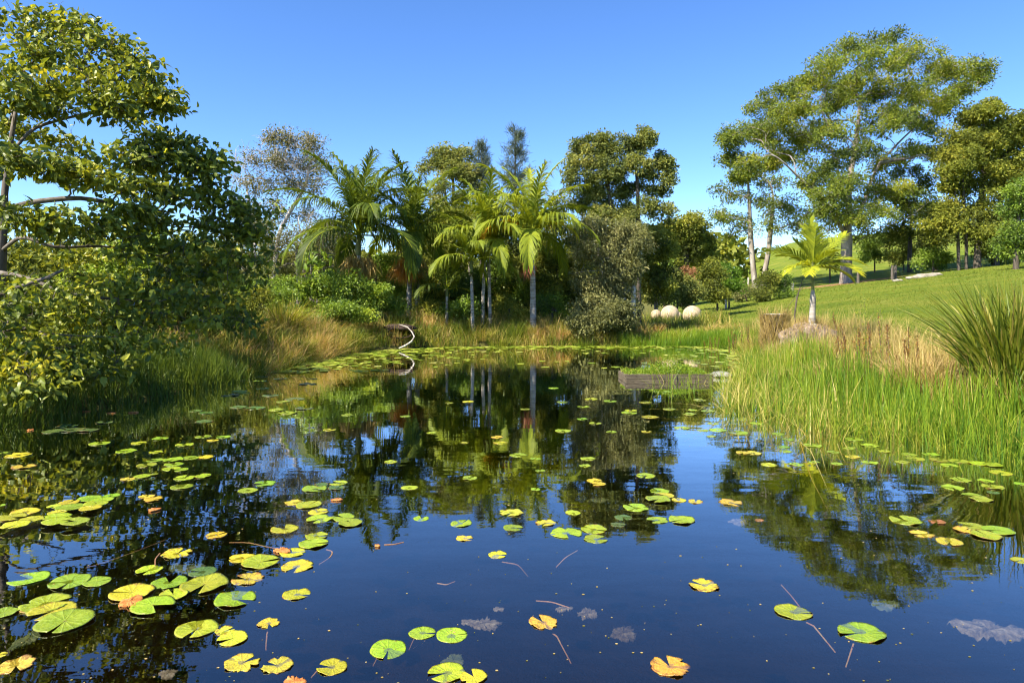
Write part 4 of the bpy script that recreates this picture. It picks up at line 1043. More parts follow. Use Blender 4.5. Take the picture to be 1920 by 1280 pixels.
grass('bank_grass', 'sunlit arching grass with pinkish seed heads on the left bank', 15000, LF, LB, .58, .013, 'bankgrass', .5, 4, vm=.68, vs=.26, patch=.8, hv=.5, bias=(.12, -.08))
SF = [(-5.5, 15.4), (-5.6, 13.4), (-5.95, 10.8), (-6.5, 9.2), (-7.0, 7.6)]
SB = [(-7.8, 16.0), (-8.0, 14.0), (-8.3, 11.8), (-8.6, 10.2), (-8.9, 8.4)]
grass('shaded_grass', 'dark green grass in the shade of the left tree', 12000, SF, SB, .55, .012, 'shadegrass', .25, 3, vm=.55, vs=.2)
# rank undergrowth behind the pond so that bare soil does not show
grass('undergrowth', 'rough grass among the shrubs behind the far bank', 12000, [(-9.5, 22), (-6, 25), (0, 26.2), (6, 27), (9, 28)], [(-14, 30), (-8, 33), (0, 33), (7, 33), (10, 32)], .5, .025, 'bankgrass', .3, 2, vm=.3)
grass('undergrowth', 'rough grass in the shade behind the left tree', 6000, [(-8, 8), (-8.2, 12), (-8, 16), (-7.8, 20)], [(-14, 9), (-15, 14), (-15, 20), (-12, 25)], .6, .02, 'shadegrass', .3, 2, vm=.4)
n = 42000
ty = 16 + 50 * rng.random(n) ** 1.6; tx = ty * rng.uniform(.28, .80, n)
k = (tx - .19 * ty - 1.2 > .6) & (pond_sd(tx, ty) < -2.2); tx, ty = tx[k], ty[k]; n = len(tx)
tag(put('lawn_grass', make_mesh('lawn_grass', blades(np.stack([tx, ty, ground_z(tx, ty) - .01], 1), rng.uniform(.03, .10, n) * (.7 + ty / 60), rng.normal(size=(n, 2)) * .5, .012 + ty * .0007, np.clip(rng.normal(.5, .25, n), 0, 1), 1), [M['lawnblade']])), 'short mown grass of the hillside lawn', 'grass', kind='stuff')
grass('reeds', 'sparse reed stems in the water in front of the timber planter', 170, [(2.7, 13.4), (3.3, 12.4), (3.9, 11.6)], [(3.2, 14.0), (4.2, 13.9), (4.4, 12.6)], .5, .012, 'reed', .3, 3, vm=.6)
# hanging and dry grass around stump and mound
grass('dry_grass', 'thick straw grass leaning on the stump and mound', 4200, [(6.3, 16.4), (7.0, 16.2), (7.9, 16.0)], [(6.6, 17.6), (7.2, 17.0), (8.3, 17.2)], .42, .012, 'drygrass', .3, 3, vm=.6)


def tussock(name, label, c, n, h, lean, wid, mat, vm=.5, r=.25, segs=5, curl=1.7, group=None, cat='plant', bias=(0, 0), part='leaves', vs=.2):
    c = np.asarray(c, float)
    a = rng.uniform(0, 2 * np.pi, n); rr = r * np.sqrt(rng.random(n))
    P = np.stack([np.cos(a) * rr, np.sin(a) * rr, np.full(n, -.05)], 1)
    ln = np.stack([np.cos(a), np.sin(a)], 1) * (rng.random(n) ** .8 * lean)[:, None] + rng.normal(size=(n, 2)) * .12 + np.asarray(bias)
    me = make_mesh(name, blades(P, h * rng.uniform(.6, 1.15, n), ln, wid * rng.uniform(.7, 1.3, n), np.clip(rng.normal(vm, vs, n), 0, 1), segs, curl=curl), [M[mat]])
    o = put(name, me, None, c)
    return tag(o, label, cat, group)


TG = 'grass tussocks on the bank'
def on(px, d):
    x = (px - HX) / F * d
    return (x, d, gz(x, d))
tussock('flax_clump', 'big spiky flax clump at the right edge above the reeds', on(1893, 9.3), 680, 1.8, .66, .034, 'flax', .55, .34, 6, vs=.26)
tussock('flax_clump', 'second spiky flax clump beyond the right edge one', on(1960, 9.9), 420, 1.6, .75, .040, 'flax', .62, .4, 6)
tussock('grass_tussock', 'tall arching yellow-green grass clump on the left bank', on(535, 20.5), 420, 1.35, .9, .030, 'flax', .75, .35, 6, group=TG)
tussock('grass_tussock', 'wide arching grass clump at the edge of the left shade', on(470, 19.0), 300, 1.1, .9, .022, 'bankgrass', .6, .4, 5, group=TG)
for (px, d, h, lab, vm, n) in [(800, 24.2, .75, 'dark green grass tussock right of the bleached branch', .2, 260), (862, 24.6, .7, 'green grass tussock below the slim middle palms', .3, 220), (965, 24.9, .85, 'tall green grass tussock at the foot of the pale-trunked palm', .3, 300),
                       (1010, 24.9, .65, 'straw-tinted grass tussock under the pale-trunked palm', .75, 300), (1050, 24.9, .55, 'pinkish dry grass tussock left of the rounded bush', .95, 320), (700, 23.4, .6, 'pink seed-headed grass tussock left of the hollow log', .9, 300),
                       (590, 19.6, .7, 'pinkish seed-headed tussock in the middle of the left bank', .95, 420), (560, 18.6, .7, 'straw and green tussock low on the left bank', .6, 320), (1098, 24.3, .6, 'fresh green tussock at the foot of the rounded bush', .25, 240),
                       (1228, 26.5, .5, 'feathery straw grass tussock in front of the stone spheres', .85, 420), (1420, 19.5, .7, 'upright straw tussock in front of the stump', .8, 300)]:
    tussock('grass_tussock', lab, on(px, d), n, h, .75, .016, 'bankgrass', vm, .32, 5, group=TG, vs=.1)


for (px, d, h, lab, vm, n, mt) in [(500, 17.6, .85, 'sunny yellow-green tussock just beyond the left shade', .45, 340, 'flax'), (535, 17.0, .6, 'low green tussock at the left waterline', .2, 260, 'bankgrass'), (625, 20.2, .75, 'straw tussock under the wide light green shrub', .8, 300, 'bankgrass'),
                       (655, 21.4, .7, 'green and straw tussock left of the pink seed-headed one', .4, 300, 'bankgrass'), (612, 18.9, .55, 'dark matted tussock low on the left bank near floating pads', .1, 240, 'bankgrass'), (745, 24.6, .7, 'green tussock directly behind the hollow log', .3, 260, 'bankgrass'), (905, 24.4, .6, 'yellowish tussock between the middle palms and water', .6, 260, 'bankgrass'), (935, 24.2, .5, 'low bright tussock at the water below the middle palms', .35, 220, 'bankgrass'),
                       (1150, 24.3, .5, 'fresh green tussock between rounded bush and lime grass', .3, 220, 'bankgrass'), (460, 16.8, .8, 'dim green tussock where the left shade begins', .25, 300, 'bankgrass'), (1500, 13.5, .5, 'straw tussock in front of the palm mound', .85, 340, 'drygrass'), (1560, 12.6, .55, 'thick straw tussock right of the palm mound', .7, 340, 'drygrass'), (1720, 10.6, .8, 'pale straw tussock beside the flax clump', .85, 360, 'drygrass'), (1770, 10.2, .75, 'straw tussock at the foot of the flax clump', .6, 320, 'drygrass'), (1450, 14.5, .6, 'green-gold tussock at the back of the reeds', .5, 280, 'bankgrass')]:
    tussock('grass_tussock', lab, on(px, d), n, h, .8, .016, mt, vm, .34, 5, group=TG, vs=.14)


def dock(px, d, h, label, n=5):
    c = np.array(on(px, d)); ch = []; fl = []
    for k in range(n):
        o = rng.normal(size=2) * .12; hh = h * rng.uniform(.6, 1.1); tl = rng.normal(size=2) * .07
        p0 = np.array([o[0], o[1], -.05]); p1 = p0 + [tl[0] * hh, tl[1] * hh, hh]
        ch += tube([p0, (p0 + p1) / 2, p1], [.007, .006, .003], 4)
        m_ = 110; t = .3 + .7 * rng.random(m_)
        P = p0 + (p1 - p0) * t[:, None] + rng.normal(size=(m_, 3)) * .010
        fl.append(leaves(P, rdir(m_, .4), rdir(m_), rng.uniform(.02, .05, m_), rng.uniform(.01, .02, m_), rng.random(m_)))
    r = empty('dock_weed', c, label, 'weed', 'seeding weeds on the right bank')
    put('stem', make_mesh('dock_stem', ch, [M['bark_dark']], True), r)
    for f_ in fl: put('seed_head', make_mesh('dock_seeds', f_, [M['dock']]), r)


for px, d, h, lab in [(1335, 22.5, .9, 'rusty seeding weed nearest the stone spheres'), (1378, 21, .9, 'rusty seeding weed between spheres and stump'), (1405, 19.8, 1.0, 'rusty seeding weed just left of the stump'), (1610, 12.5, 1.15, 'tall rusty weed right of the small palm'), (1640, 11.8, 1.2, 'tallest rusty weed in the reeds right of the small palm'),
                      (1662, 11.4, 1.0, 'rusty weed beside the tallest one in the reeds'), (1700, 11.5, .9, 'brown weed standing in dry grass near the flax'), (1585, 13, 1.0, 'brown weed between the small palm and the tall weeds')]:
    dock(px, d, h, lab)
for px, d, h, lab in [(1605, 11, 1.45, 'tall thin pale flowering weed stalk standing clear against the lawn, left one'), (1622, 11.2, 1.6, 'tallest thin pale flowering stalk against the lawn'), (1652, 11, 1.4, 'thin pale flowering stalk against the lawn, right one')]:
    c = np.array(on(px, d)); P = tube([(0, 0, -.05), (.02, 0, h * .5), (.0, .02, h)], [.006, .005, .003], 4)
    n = 60; t = rng.uniform(.4, 1, n)
    fl = leaves(np.stack([rng.normal(size=n) * .02, rng.normal(size=n) * .02, h * t], 1), rdir(n, .8), rdir(n), rng.uniform(.03, .06, n), np.full(n, .014), rng.uniform(.6, 1, n))
    r = empty('flowering_stalk', c, lab, 'weed', 'thin flowering stalks'); put('stem', make_mesh('stalk_stem', P, [M['crownshaft']], True), r); put('foliage', make_mesh('stalk_leaves', fl, [M['reed']]), r)

# distant woods
ch = []
for k in range(380):
    y = rng.uniform(85, 260); x = y * rng.uniform(-1.05, .31)
    z = gz(x, y); h = rng.uniform(5, 9) * (.6 + y / 260) * (1.5 if x < -.5 * y else 1.0)
    C = np.array([[x + rng.normal() * 2.5, y, z + h * rng.uniform(.1, .9)] for _ in range(7)])
    ch += foliage(C, 26, 2.3, .7, 1.3, .8, 0, 0, .6)
tag(put('far_woods', make_mesh('far_woods', ch, [M['leaf_dark']])), 'distant line of trees along the horizon', 'trees', kind='stuff')

# ------------------------------------------------------------------ lily pads
m, nt, out = new_mat('lily_pad')
oi = nt.nodes.new('ShaderNodeObjectInfo')
tc = nt.nodes.new('ShaderNodeTexCoord'); sp_ = nt.nodes.new('ShaderNodeSeparateXYZ'); nt.links.new(tc.outputs['Object'], sp_.inputs[0])
an = mathn(nt, 'ARCTAN2', sp_.outputs[1], sp_.outputs[0])
rad = mathn(nt, 'SQRT', mathn(nt, 'ADD', mathn(nt, 'MULTIPLY', sp_.outputs[0], sp_.outputs[0]), mathn(nt, 'MULTIPLY', sp_.outputs[1], sp_.outputs[1])))
vein = mathn(nt, 'POWER', mathn(nt, 'ABSOLUTE', mathn(nt, 'SINE', mathn(nt, 'MULTIPLY', an, 7.5))), .35)
nn = nt.nodes.new('ShaderNodeTexNoise'); nn.noise_dimensions = '4D'; nn.inputs['Scale'].default_value = 2.6; nn.inputs['Detail'].default_value = 5; nn.inputs['Roughness'].default_value = .65
nt.links.new(tc.outputs['Object'], nn.inputs['Vector']); nt.links.new(mathn(nt, 'MULTIPLY', oi.outputs['Random'], 40.0), nn.inputs['W'])
c = mixc(nt, mathn(nt, 'MULTIPLY', mathn(nt, 'SUBTRACT', 1.0, vein), .18), oi.outputs['Color'], (.42, .5, .10), 'MIX')
c = mixc(nt, mathn(nt, 'MULTIPLY', mathn(nt, 'SUBTRACT', nn.outputs['Fac'], .35), 1.1, True), c, mixc(nt, 1.0, oi.outputs['Color'], (.75, .80, .7), 'MULTIPLY'))
dec = oi.outputs['Alpha']                         # object alpha carries how decayed the pad is
edge = mathn(nt, 'ADD', mathn(nt, 'MULTIPLY', mathn(nt, 'SUBTRACT', rad, .62), 1.25), mathn(nt, 'MULTIPLY', mathn(nt, 'SUBTRACT', nn.outputs['Fac'], .5), 2.6))
brn = mathn(nt, 'MULTIPLY', mathn(nt, 'ADD', edge, mathn(nt, 'SUBTRACT', mathn(nt, 'MULTIPLY', dec, 1.0), .75)), 3.0, True)
c = mixc(nt, mathn(nt, 'MULTIPLY', brn, .85), c, (.20, .085, .02))
n5 = nt.nodes.new('ShaderNodeTexNoise'); n5.noise_dimensions = '4D'; n5.inputs['Scale'].default_value = 11.0; n5.inputs['Detail'].default_value = 3
nt.links.new(tc.outputs['Object'], n5.inputs['Vector']); nt.links.new(mathn(nt, 'MULTIPLY', oi.outputs['Random'], 77.0), n5.inputs['W'])
spot = mathn(nt, 'MULTIPLY', mathn(nt, 'SUBTRACT', n5.outputs['Fac'], mathn(nt, 'SUBTRACT', .70, mathn(nt, 'MULTIPLY', dec, .10))), 16.0, True)
c = mixc(nt, mathn(nt, 'MULTIPLY', spot, .7), c, (.13, .07, .02))
c = mixc(nt, mathn(nt, 'MULTIPLY', mathn(nt, 'SUBTRACT', rad, .93), 7.0, True), c, mixc(nt, 1.0, c, (.9, .6, .5), 'MULTIPLY'))
n6 = nt.nodes.new('ShaderNodeTexNoise'); n6.noise_dimensions = '4D'; n6.inputs['Scale'].default_value = 1.3
nt.links.new(tc.outputs['Object'], n6.inputs['Vector']); nt.links.new(mathn(nt, 'MULTIPLY', oi.outputs['Random'], 23.0), n6.inputs['W'])
c = mixc(nt, mathn(nt, 'MULTIPLY', mathn(nt, 'SUBTRACT', n6.outputs['Fac'], .48), 2.2, True), c, mixc(nt, 1.0, c, (1.35, 1.12, .8), 'MULTIPLY'))
cen = mathn(nt, 'MULTIPLY', mathn(nt, 'SUBTRACT', .10, rad), 14.0, True)
c = mixc(nt, mathn(nt, 'MULTIPLY', cen, .6), c, (.18, .12, .02))
p = nt.nodes.new('ShaderNodeBsdfPrincipled'); p.inputs['Roughness'].default_value = .36; p.inputs['Specular IOR Level'].default_value = .35
nt.links.new(c, p.inputs['Base Color'])
nt.links.new(bump(nt, mathn(nt, 'ADD', mathn(nt, 'MULTIPLY', vein, -.22), nn.outputs['Fac']), .4, .06), p.inputs['Normal'])
nt.links.new(p.outputs[0], out.inputs['Surface'])
M['pad'] = m
p.inputs['Coat Weight'].default_value = .25; p.inputs['Coat Roughness'].default_value = .2
nt.links.new(ramp(nt, n6.outputs['Fac'], [(.22, .22, .22), (.55, .55, .55)], [.4, .6]), p.inputs['Roughness'])
M['pad_stem'] = bark_mat('pad_stem', [(.18, .08, .045), (.27, .14, .07), (.30, .22, .09)], 5)
M['sunk'] = bark_mat('sunken_leaf', [(.04, .032, .022), (.12, .10, .075), (.22, .20, .165)], 26, (1, 1, 1))


def pad_mesh(seed, ragged=0.0, notch=.16, curl=.02, bite=0):
    r_ = np.random.default_rng(seed)
    k = 44
    a = np.linspace(notch, 2 * np.pi - notch * .6, k)
    rim = 1 + .03 * np.sin(a * 2 + r_.uniform(0, 6)) + .02 * np.sin(a * 5 + r_.uniform(0, 6))
    if ragged:
        rim *= 1 - ragged * np.abs(np.convolve(r_.normal(size=k + 4), [.25, .5, .25], 'same')[2:-2]) - ragged * .35 * r_.random(k)
        for _ in range(bite):
            a0 = r_.uniform(.5, 5.8); rim -= .3 * np.exp(-((a - a0) / .12) ** 2)
        rim = np.clip(rim, .3, 1.08)
    fr_ = [0.0, .3, .62, .88, 1.0]
    rows = []
    wob = r_.uniform(0, 6)
    for f in fr_:
        rr = rim * f if f else np.full(k, .02)
        z = curl * f ** 3 * (.5 + .8 * np.sin(a * 3 + wob) + .4 * np.sin(a * 7 + wob)) + (.010 if f == 1 else 0) + .02 * (1 - f) ** 2 * -1
        rows.append(np.stack([np.cos(a) * rr, np.sin(a) * rr, z + .012], 1))
    low = rows[-1].copy(); low[:, 2] -= .03; low[:, :2] *= .99
    rows.append(low)
    V = np.concatenate(rows)
    i = np.arange(len(rows) - 1)[:, None] * k; j = np.arange(k - 1)[None, :]
    Fq = np.stack([i + j, i + k + j, i + k + j + 1, i + j + 1], -1).reshape(-1, 4)
    return make_mesh('lily_pad', [(V, Fq, 0, .5)], [M['pad']], True)


PM = {'g': [pad_mesh(s, .012 * (s % 3), .07 + .035 * s, .02 + .012 * (s % 4)) for s in range(8)], 'y': [pad_mesh(10 + s, .03 + .012 * (s % 4), .1 + .05 * s, .03, s % 2) for s in range(6)], 't': [pad_mesh(20 + s, .13, .3, .05, 1) for s in range(5)],
      's': [pad_mesh(40, .06, .5, .03, 1), pad_mesh(41, .02, .62, .02)]}
PC = {'g': (.185, .27, .012), 'l': (.245, .30, .012), 'y': (.38, .35, .018), 't': (.41, .35, .026), 'o': (.42, .30, .03), 'd': (.06, .11, .025), 'b': (.24, .11, .035)}  # 'd' is dark olive, and puts shade into the colour of shaded pads
ADJ = {'g': 'green', 'l': 'yellow-green', 'y': 'yellow', 't': 'ragged yellow', 'o': 'orange-yellow decaying', 'd': 'dark olive', 'b': 'rusty brown'}
DECAY = {'g': .12, 'l': .22, 'y': .36, 't': .52, 'o': .66, 'd': .3, 'b': .9}
prng = np.random.default_rng(5)
placed = []


def add_pad(px, py, w, kind, label, group, stem=None):
    c = wat(px, py); r = .5 * w * c[1] / F * 1.02
    shape = {'g': 'g', 'l': 'g', 'y': 'y', 't': 't', 'o': 't', 'd': 'g', 'b': 't'}[kind]
    if kind in 'gl' and prng.random() < .2: shape = 's'
    z = .0
    for (x, y, rr, zz) in placed:
        if math.hypot(x - c[0], y - c[1]) < (rr + r) * .97: z = max(z, zz + .004)
    placed.append((c[0], c[1], r, z))
    o = put('lily_pad', PM[shape][prng.integers(len(PM[shape]))], None, (c[0], c[1], z))
    o.scale = (r, r * prng.uniform(.92, 1.02), r); o.rotation_euler = (prng.normal() * .012, prng.normal() * .012, prng.uniform(0, 2 * math.pi))
    k = np.clip(np.array(PC[kind]) * (1 + prng.normal(size=3) * .10) * (1 + prng.normal() * .08), 0, .8)
    o.color = (*k, float(np.clip(DECAY[kind] + prng.normal() * .1, 0, 1)))
    tag(o, label, 'lily pad', group)
    if stem is not None:
        ex, ey, dz = stem
        e = wat(ex, ey, -dz)
        e0 = np.array([0, 0, -.02]); e1 = (e - np.array([c[0], c[1], z]))
        ch_ = tube([e0, e0 * .5 + e1 * .5 + [0, 0, .04], e1], [.005, .005, .004], 5)
        me = make_mesh('pad_stem', [(V / np.array(o.scale), f, mi_, v) for V, f, mi_, v in ch_], [M['pad_stem']], True)
        s = put('stem', me, o); s.rotation_euler = (0, 0, -o.rotation_euler[2])
        if abs(o.scale[0] - o.scale[1]) > 0: s.scale = (1, 1, 1)
    return o


ORD = ['first', 'second', 'third', 'fourth', 'fifth', 'sixth', 'seventh', 'eighth', 'ninth', 'tenth', 'eleventh', 'twelfth', 'thirteenth', 'fourteenth', 'fifteenth', 'sixteenth', 'seventeenth', 'eighteenth', 'nineteenth', 'twentieth', 'twenty-first', 'twenty-second', 'twenty-third', 'twenty-fourth']
CL = [
 ('in the scattered band off the left bank', [(187, 831, 37, 'g'), (261, 830.5, 29, 'y'), (301, 822, 29, 'g'), (381, 818.5, 30, 'g'), (419, 819, 27, 'g'), (399, 825.5, 22, 'y'), (346, 834, 32, 'l'), (237, 845.5, 37, 'l'), (293, 847.5, 25, 'l')]),
 ('in the close group off the shaded bank', [(358, 858, 32, 'g'), (387, 857, 27, 'y'), (291, 862.5, 30, 'g'), (325, 862, 36, 'g'), (326, 870, 36, 'g'), (275, 872, 37, 'g'), (322, 878.5, 34, 'l'), (340, 881, 25, 'l'), (241, 898, 30, 'o'), (267, 893, 30, 'g'), (289, 890, 15, 'g'), (346, 895.5, 38, 'g'), (381, 892.5, 30, 'l'), (341, 912, 41, 'g')]),
 ('at the far left edge of the water', [(35, 853, 45, 'y'), (4, 849, 20, 'g'), (45, 874.5, 41, 'o'), (0, 947, 18, 'l')]),
 ('in the dense raft near the left edge', [(209, 929, 30, 'g'), (168, 935, 42, 'g'), (193, 938.5, 40, 'l'), (130, 943, 36, 'y'), (102, 951.5, 26, 'y'), (132, 954, 51, 'g'), (180, 948, 41, 'l'), (170, 957.5, 38, 'y'), (107, 965, 35, 'y'), (106, 974, 52, 'l'), (107, 983, 49, 'l'), (60, 979.5, 39, 'l'), (142, 985, 49, 'g'), (48, 959, 50, 'y'), (23, 970, 50, 'l'), (30, 991, 50, 'y')]),
 ('of the small pair right of the dense raft', [(275, 930.5, 31, 't'), (288, 936, 35, 't')]),
 ('in the large near-left group', [(55, 1084, 67, 'g'), (131, 1089.5, 71, 'g'), (182, 1091, 48, 'g'), (280, 1068, 46, 'l'), (332, 1037, 57, 't'), (317, 1091.5, 65, 'g'), (384, 1096, 86, 'l'), (247, 1111, 78, 'y'), (325, 1116, 53, 'y'), (287, 1137.5, 76, 'l'), (441, 1122.5, 77, 'g')]),
 ('in the overlapping cluster at the left edge', [(86, 1132, 88, 'l'), (99, 1146, 82, 'y'), (122, 1166, 96, 'g'), (8, 1149, 46, 'g')]),
 ('in the bottom left corner', [(30, 1247, 72, 'o'), (2, 1227, 22, 'y')]),
 ('in the trio beside the open water', [(369, 1178.5, 75, 'l'), (422, 1182, 39, 't'), (436, 1197.5, 56, 'y')]),
 ('in the curved chain bordering the open water', [(454, 1046, 50, 'y'), (488.6, 1053.6, 69, 'l'), (465, 1085, 61, 'o'), (406, 1002.5, 39, 'y'), (533.5, 991, 51, 'l'), (594, 1004.7, 43, 'l'), (588, 1019.5, 53, 'l'), (549, 1035.5, 48, 'y'), (558, 1061, 61, 'y')]),
 ('in the chain over the palm frond reflections', [(465, 919, 36, 'g'), (497, 906, 41, 'g'), (590, 916, 44, 'g'), (603, 909, 26, 'd'), (635, 905, 33, 'l'), (631, 914, 33, 'd'), (551, 942, 38, 't'), (579, 946.6, 48, 'l'), (597, 959, 39, 'y'), (599, 972.5, 47, 'l'), (644, 970.6, 43, 'g'), (657.5, 981, 44, 'g')]),
 ('standing along the bottom edge', [(454, 1242, 68, 't'), (521, 1247, 61, 't'), (623, 1250, 58, 'l'), (838, 1260, 69, 'l'), (888, 1269, 50, 'y')]),
 ('in the near trio at bottom centre', [(728, 1216.6, 69, 'g'), (792, 1186, 51, 'g'), (847, 1190, 58, 'g')]),
 ('scattered over the dark middle reflections', [(733, 865.5, 26, 'l'), (768, 914, 31, 'l'), (881, 896, 28, 'g'), (972, 853, 34, 'g'), (1004, 860, 22, 'g'), (1013, 882, 19, 'g'), (1004, 917, 19, 'g'), (1102.5, 860, 29, 'g'), (1097, 873, 22, 'g')]),
 ('at the upper edge of open water', [(790, 971.5, 30, 'g'), (865, 981, 42, 'g'), (871, 1009, 34, 't'), (933, 1039.5, 36, 'y'), (959, 961, 47, 't'), (962, 989, 38, 'g'), (1023, 980, 41, 't')]),
 ('in the knot below the bushy tree reflection', [(1074.5, 961, 29, 'l'), (1062, 999, 61, 'l'), (1114, 992, 50, 'l'), (1117, 1010, 47, 'g'), (1159, 983.5, 29, 'd'), (1169, 970, 34, 'd'), (1192, 951.5, 47, 'g')]),
 ('in the row beside the bushy tree reflection', [(1115, 901, 31, 'y'), (1123, 908, 27, 'y'), (1211, 891.5, 37, 'g'), (1237, 920.6, 38, 'g'), (1248, 929, 33, 'y'), (1234, 937, 46, 'g'), (1273, 937, 29, 'y'), (1304, 940, 30, 't'), (1233, 974.5, 42, 'g'), (1278, 975, 49, 'l')]),
 ('in the group over the right gum reflection', [(1697.6, 975.5, 56, 'l'), (1757, 978, 33, 'b'), (1728, 1001, 44, 'o'), (1780, 1015, 50, 'y'), (1819, 985.6, 48, 'g'), (1809, 994, 40, 'o'), (1871.5, 994.5, 56, 'g'), (1848.5, 1004, 52, 'l')]),
 ('in the small set below the right reeds', [(1786, 914, 39, 'g'), (1801.6, 899, 37, 'g'), (1824.6, 929, 37, 'g'), (1840, 936, 36, 'g'), (1861.6, 912.5, 38, 'g'), (1862, 923, 20, 'd'), (1849, 901, 27, 'g'), (1915, 907, 24, 'g')]),
 ('fringing the right reeds', [(1478, 824, 24, 'g'), (1523, 835, 34, 'g'), (1470, 838, 22, 'g'), (1473, 846, 22, 'g'), (1562, 847.5, 24, 'g'), (1592, 840, 24, 'g'), (1631, 835, 31, 'g'), (1602, 823, 34, 'g'), (1659, 846, 24, 'l'), (1623, 812, 30, 'g'), (1717, 860, 31, 'g'), (1705, 852, 28, 'g'), (1746, 852, 30, 'g'), (1760, 862, 32, 'g'), (1798, 864, 36, 'g'), (1693, 866, 27, 'l'), (1631, 867, 28, 'l'), (1599, 856, 28, 'y'), (1569, 869, 22, 'g'), (1526, 866, 22, 'g'), (1836, 869, 36, 'l'), (1862, 872, 34, 'g'), (1877, 886, 40, 'l'), (1780, 872, 30, 'g')]),
 ('on the water left of the reeds', [(1441.7, 871, 30, 'y'), (1493, 870.5, 28, 'g'), (1413, 849, 32, 't'), (1392, 849, 26, 'y'), (1385, 811, 36, 'g'), (1346, 806, 33, 'g'), (1337, 794, 22, 'g'), (1334, 818, 18, 'g'), (1418, 794, 24, 'g'), (1459, 813.5, 24, 'g')]),
 ('in the set darkened for left tree shade', [(125, 799, 37, 'd'), (135, 806, 44, 'd'), (165, 806.5, 37, 'd'), (100, 809, 36, 'd'), (367, 770, 25, 'd'), (386, 774, 27, 'd'), (383, 790, 33, 'd'), (195, 792, 30, 'd')]),
]
for phrase, items in CL:
    xs = sorted((i[0], i[1]) for i in items)
    for (px, py, w, k) in items:
        r_ = xs.index((px, py))
        lab = '%s lily pad, %s from the left %s' % (ADJ[k], ORD[r_], phrase)
        if len(items) == 2: lab = '%s lily pad, %s one %s' % (ADJ[k], 'left' if r_ == 0 else 'right', phrase)
        add_pad(px, py, w, k, lab, 'lily pads ' + phrase, {(728, 1216.6): (700, 1250, .15), (792, 1186): (768, 1217, .15), (847, 1190): (775, 1217, .15), (623, 1250): (575, 1279, .12)}.get((px, py)))
for (px, py, w, k, lab, st_) in [
    (556, 1114, 49, 'l', 'lone notched yellow-green lily pad on open blue water near the left groups', None),
    (504, 1168, 44, 't', 'small ragged yellow pad trailing a thin stem straight down', (498, 1232, .12)),
    (1370, 942, 45, 't', 'pale yellow lone pad left of the gum reflection', None),
    (1424, 975, 18, 'b', 'tiny brownish pad at the edge of the gum reflection', None),
    (1320, 1096.7, 59, 't', 'ragged yellow pad alone on blue water below the gum reflection', None),
    (1019, 1166, 61, 'o', 'crumpled golden pad alone at the bottom centre above a curved stem', (1072, 1240, .14)),
    (1256, 1248.7, 79, 'o', 'largest golden decaying pad at the bottom edge', None),
    (1487, 1147, 66, 'l', 'split yellow-green pad crossed by a reddish stem', (1566, 1222, .10)),
    (1615, 1185, 84, 'g', 'big bright green notched pad with a pale stem, bottom right', (1585, 1250, .12)),
    (1914, 1050, 34, 'l', 'pale green pad cut by the right frame edge', None),
    (380, 1071, 50, 'd', 'dark green curled pad between yellow pads, near left', None)]:
    add_pad(px, py, w, k, lab, None, st_)
# far pads that look alike
def far_pads(n, box_, label, group, wr, kinds, cond):
    k = t = 0
    while k < n and t < 4000:
        t += 1
        px = prng.uniform(box_[0], box_[1]); py = prng.uniform(box_[2], box_[3])
        if not cond(px, py): continue
        c = wat(px, py)
        if pond_sd(np.array([c[0]]), np.array([c[1]]))[0] < .15: continue
        if any(math.hypot(x - c[0], y - c[1]) < rr * 1.6 for x, y, rr, _ in placed): continue
        add_pad(px, py, prng.uniform(*wr) * F / c[1], kinds[prng.integers(len(kinds))], label, group); k += 1
far_pads(26, (1030, 1400, 725, 815), 'small lily pad floating between the timber planter and the bushy tree reflection', 'pads in front of the timber planter', (.12, .24), 'ggl', lambda x, y: x < 1330 or y > 745)
far_pads(11, (590, 1040, 700, 830), 'small lily pad scattered over the trunk reflections of the palms', 'pads over the palm trunk reflections', (.10, .20), 'ggly', lambda x, y: True)
far_pads(18, (430, 600, 700, 780), 'small dull lily pad in the shaded inlet by the left bank', 'pads in the shaded inlet', (.2, .34), 'dg', lambda x, y: True)  # the 'd' pads here hold the inlet's shade in their colour

# the floating mat of pads too small to tell apart along the far and left shore
def pad_mat(name, label, n, cond, kindcol, rr_):
    P = []; tries = 0
    while len(P) < n and tries < 60:
        tries += 1
        c = np.stack([prng.uniform(-6.2, 7.2, 4000), prng.uniform(14, 24.9, 4000)], 1)
        sd = pond_sd(c[:, 0], c[:, 1]); ok = cond(c[:, 0], c[:, 1], sd); P += list(c[ok])
    P = np.array(P[:n]); n = len(P); k = 10
    a = np.linspace(.2, 2 * np.pi - .2, k); r = prng.uniform(*rr_, n); ph = prng.uniform(0, 6.28, n)
    rim = np.stack([P[:, None, 0] + np.cos(a + ph[:, None]) * r[:, None], P[:, None, 1] + np.sin(a + ph[:, None]) * r[:, None], np.broadcast_to((.006 + .02 * prng.random(n))[:, None], (n, k)) + prng.normal(size=(n, k)) * .004], -1)
    Fc = np.arange(n * k).reshape(n, k)
    return tag(put(name, make_mesh(name, [(rim.reshape(-1, 3), Fc, 0, np.clip(prng.normal(.5, .22, n), 0, 1))], [M['matpad']])), label, 'lily pads', kind='stuff')


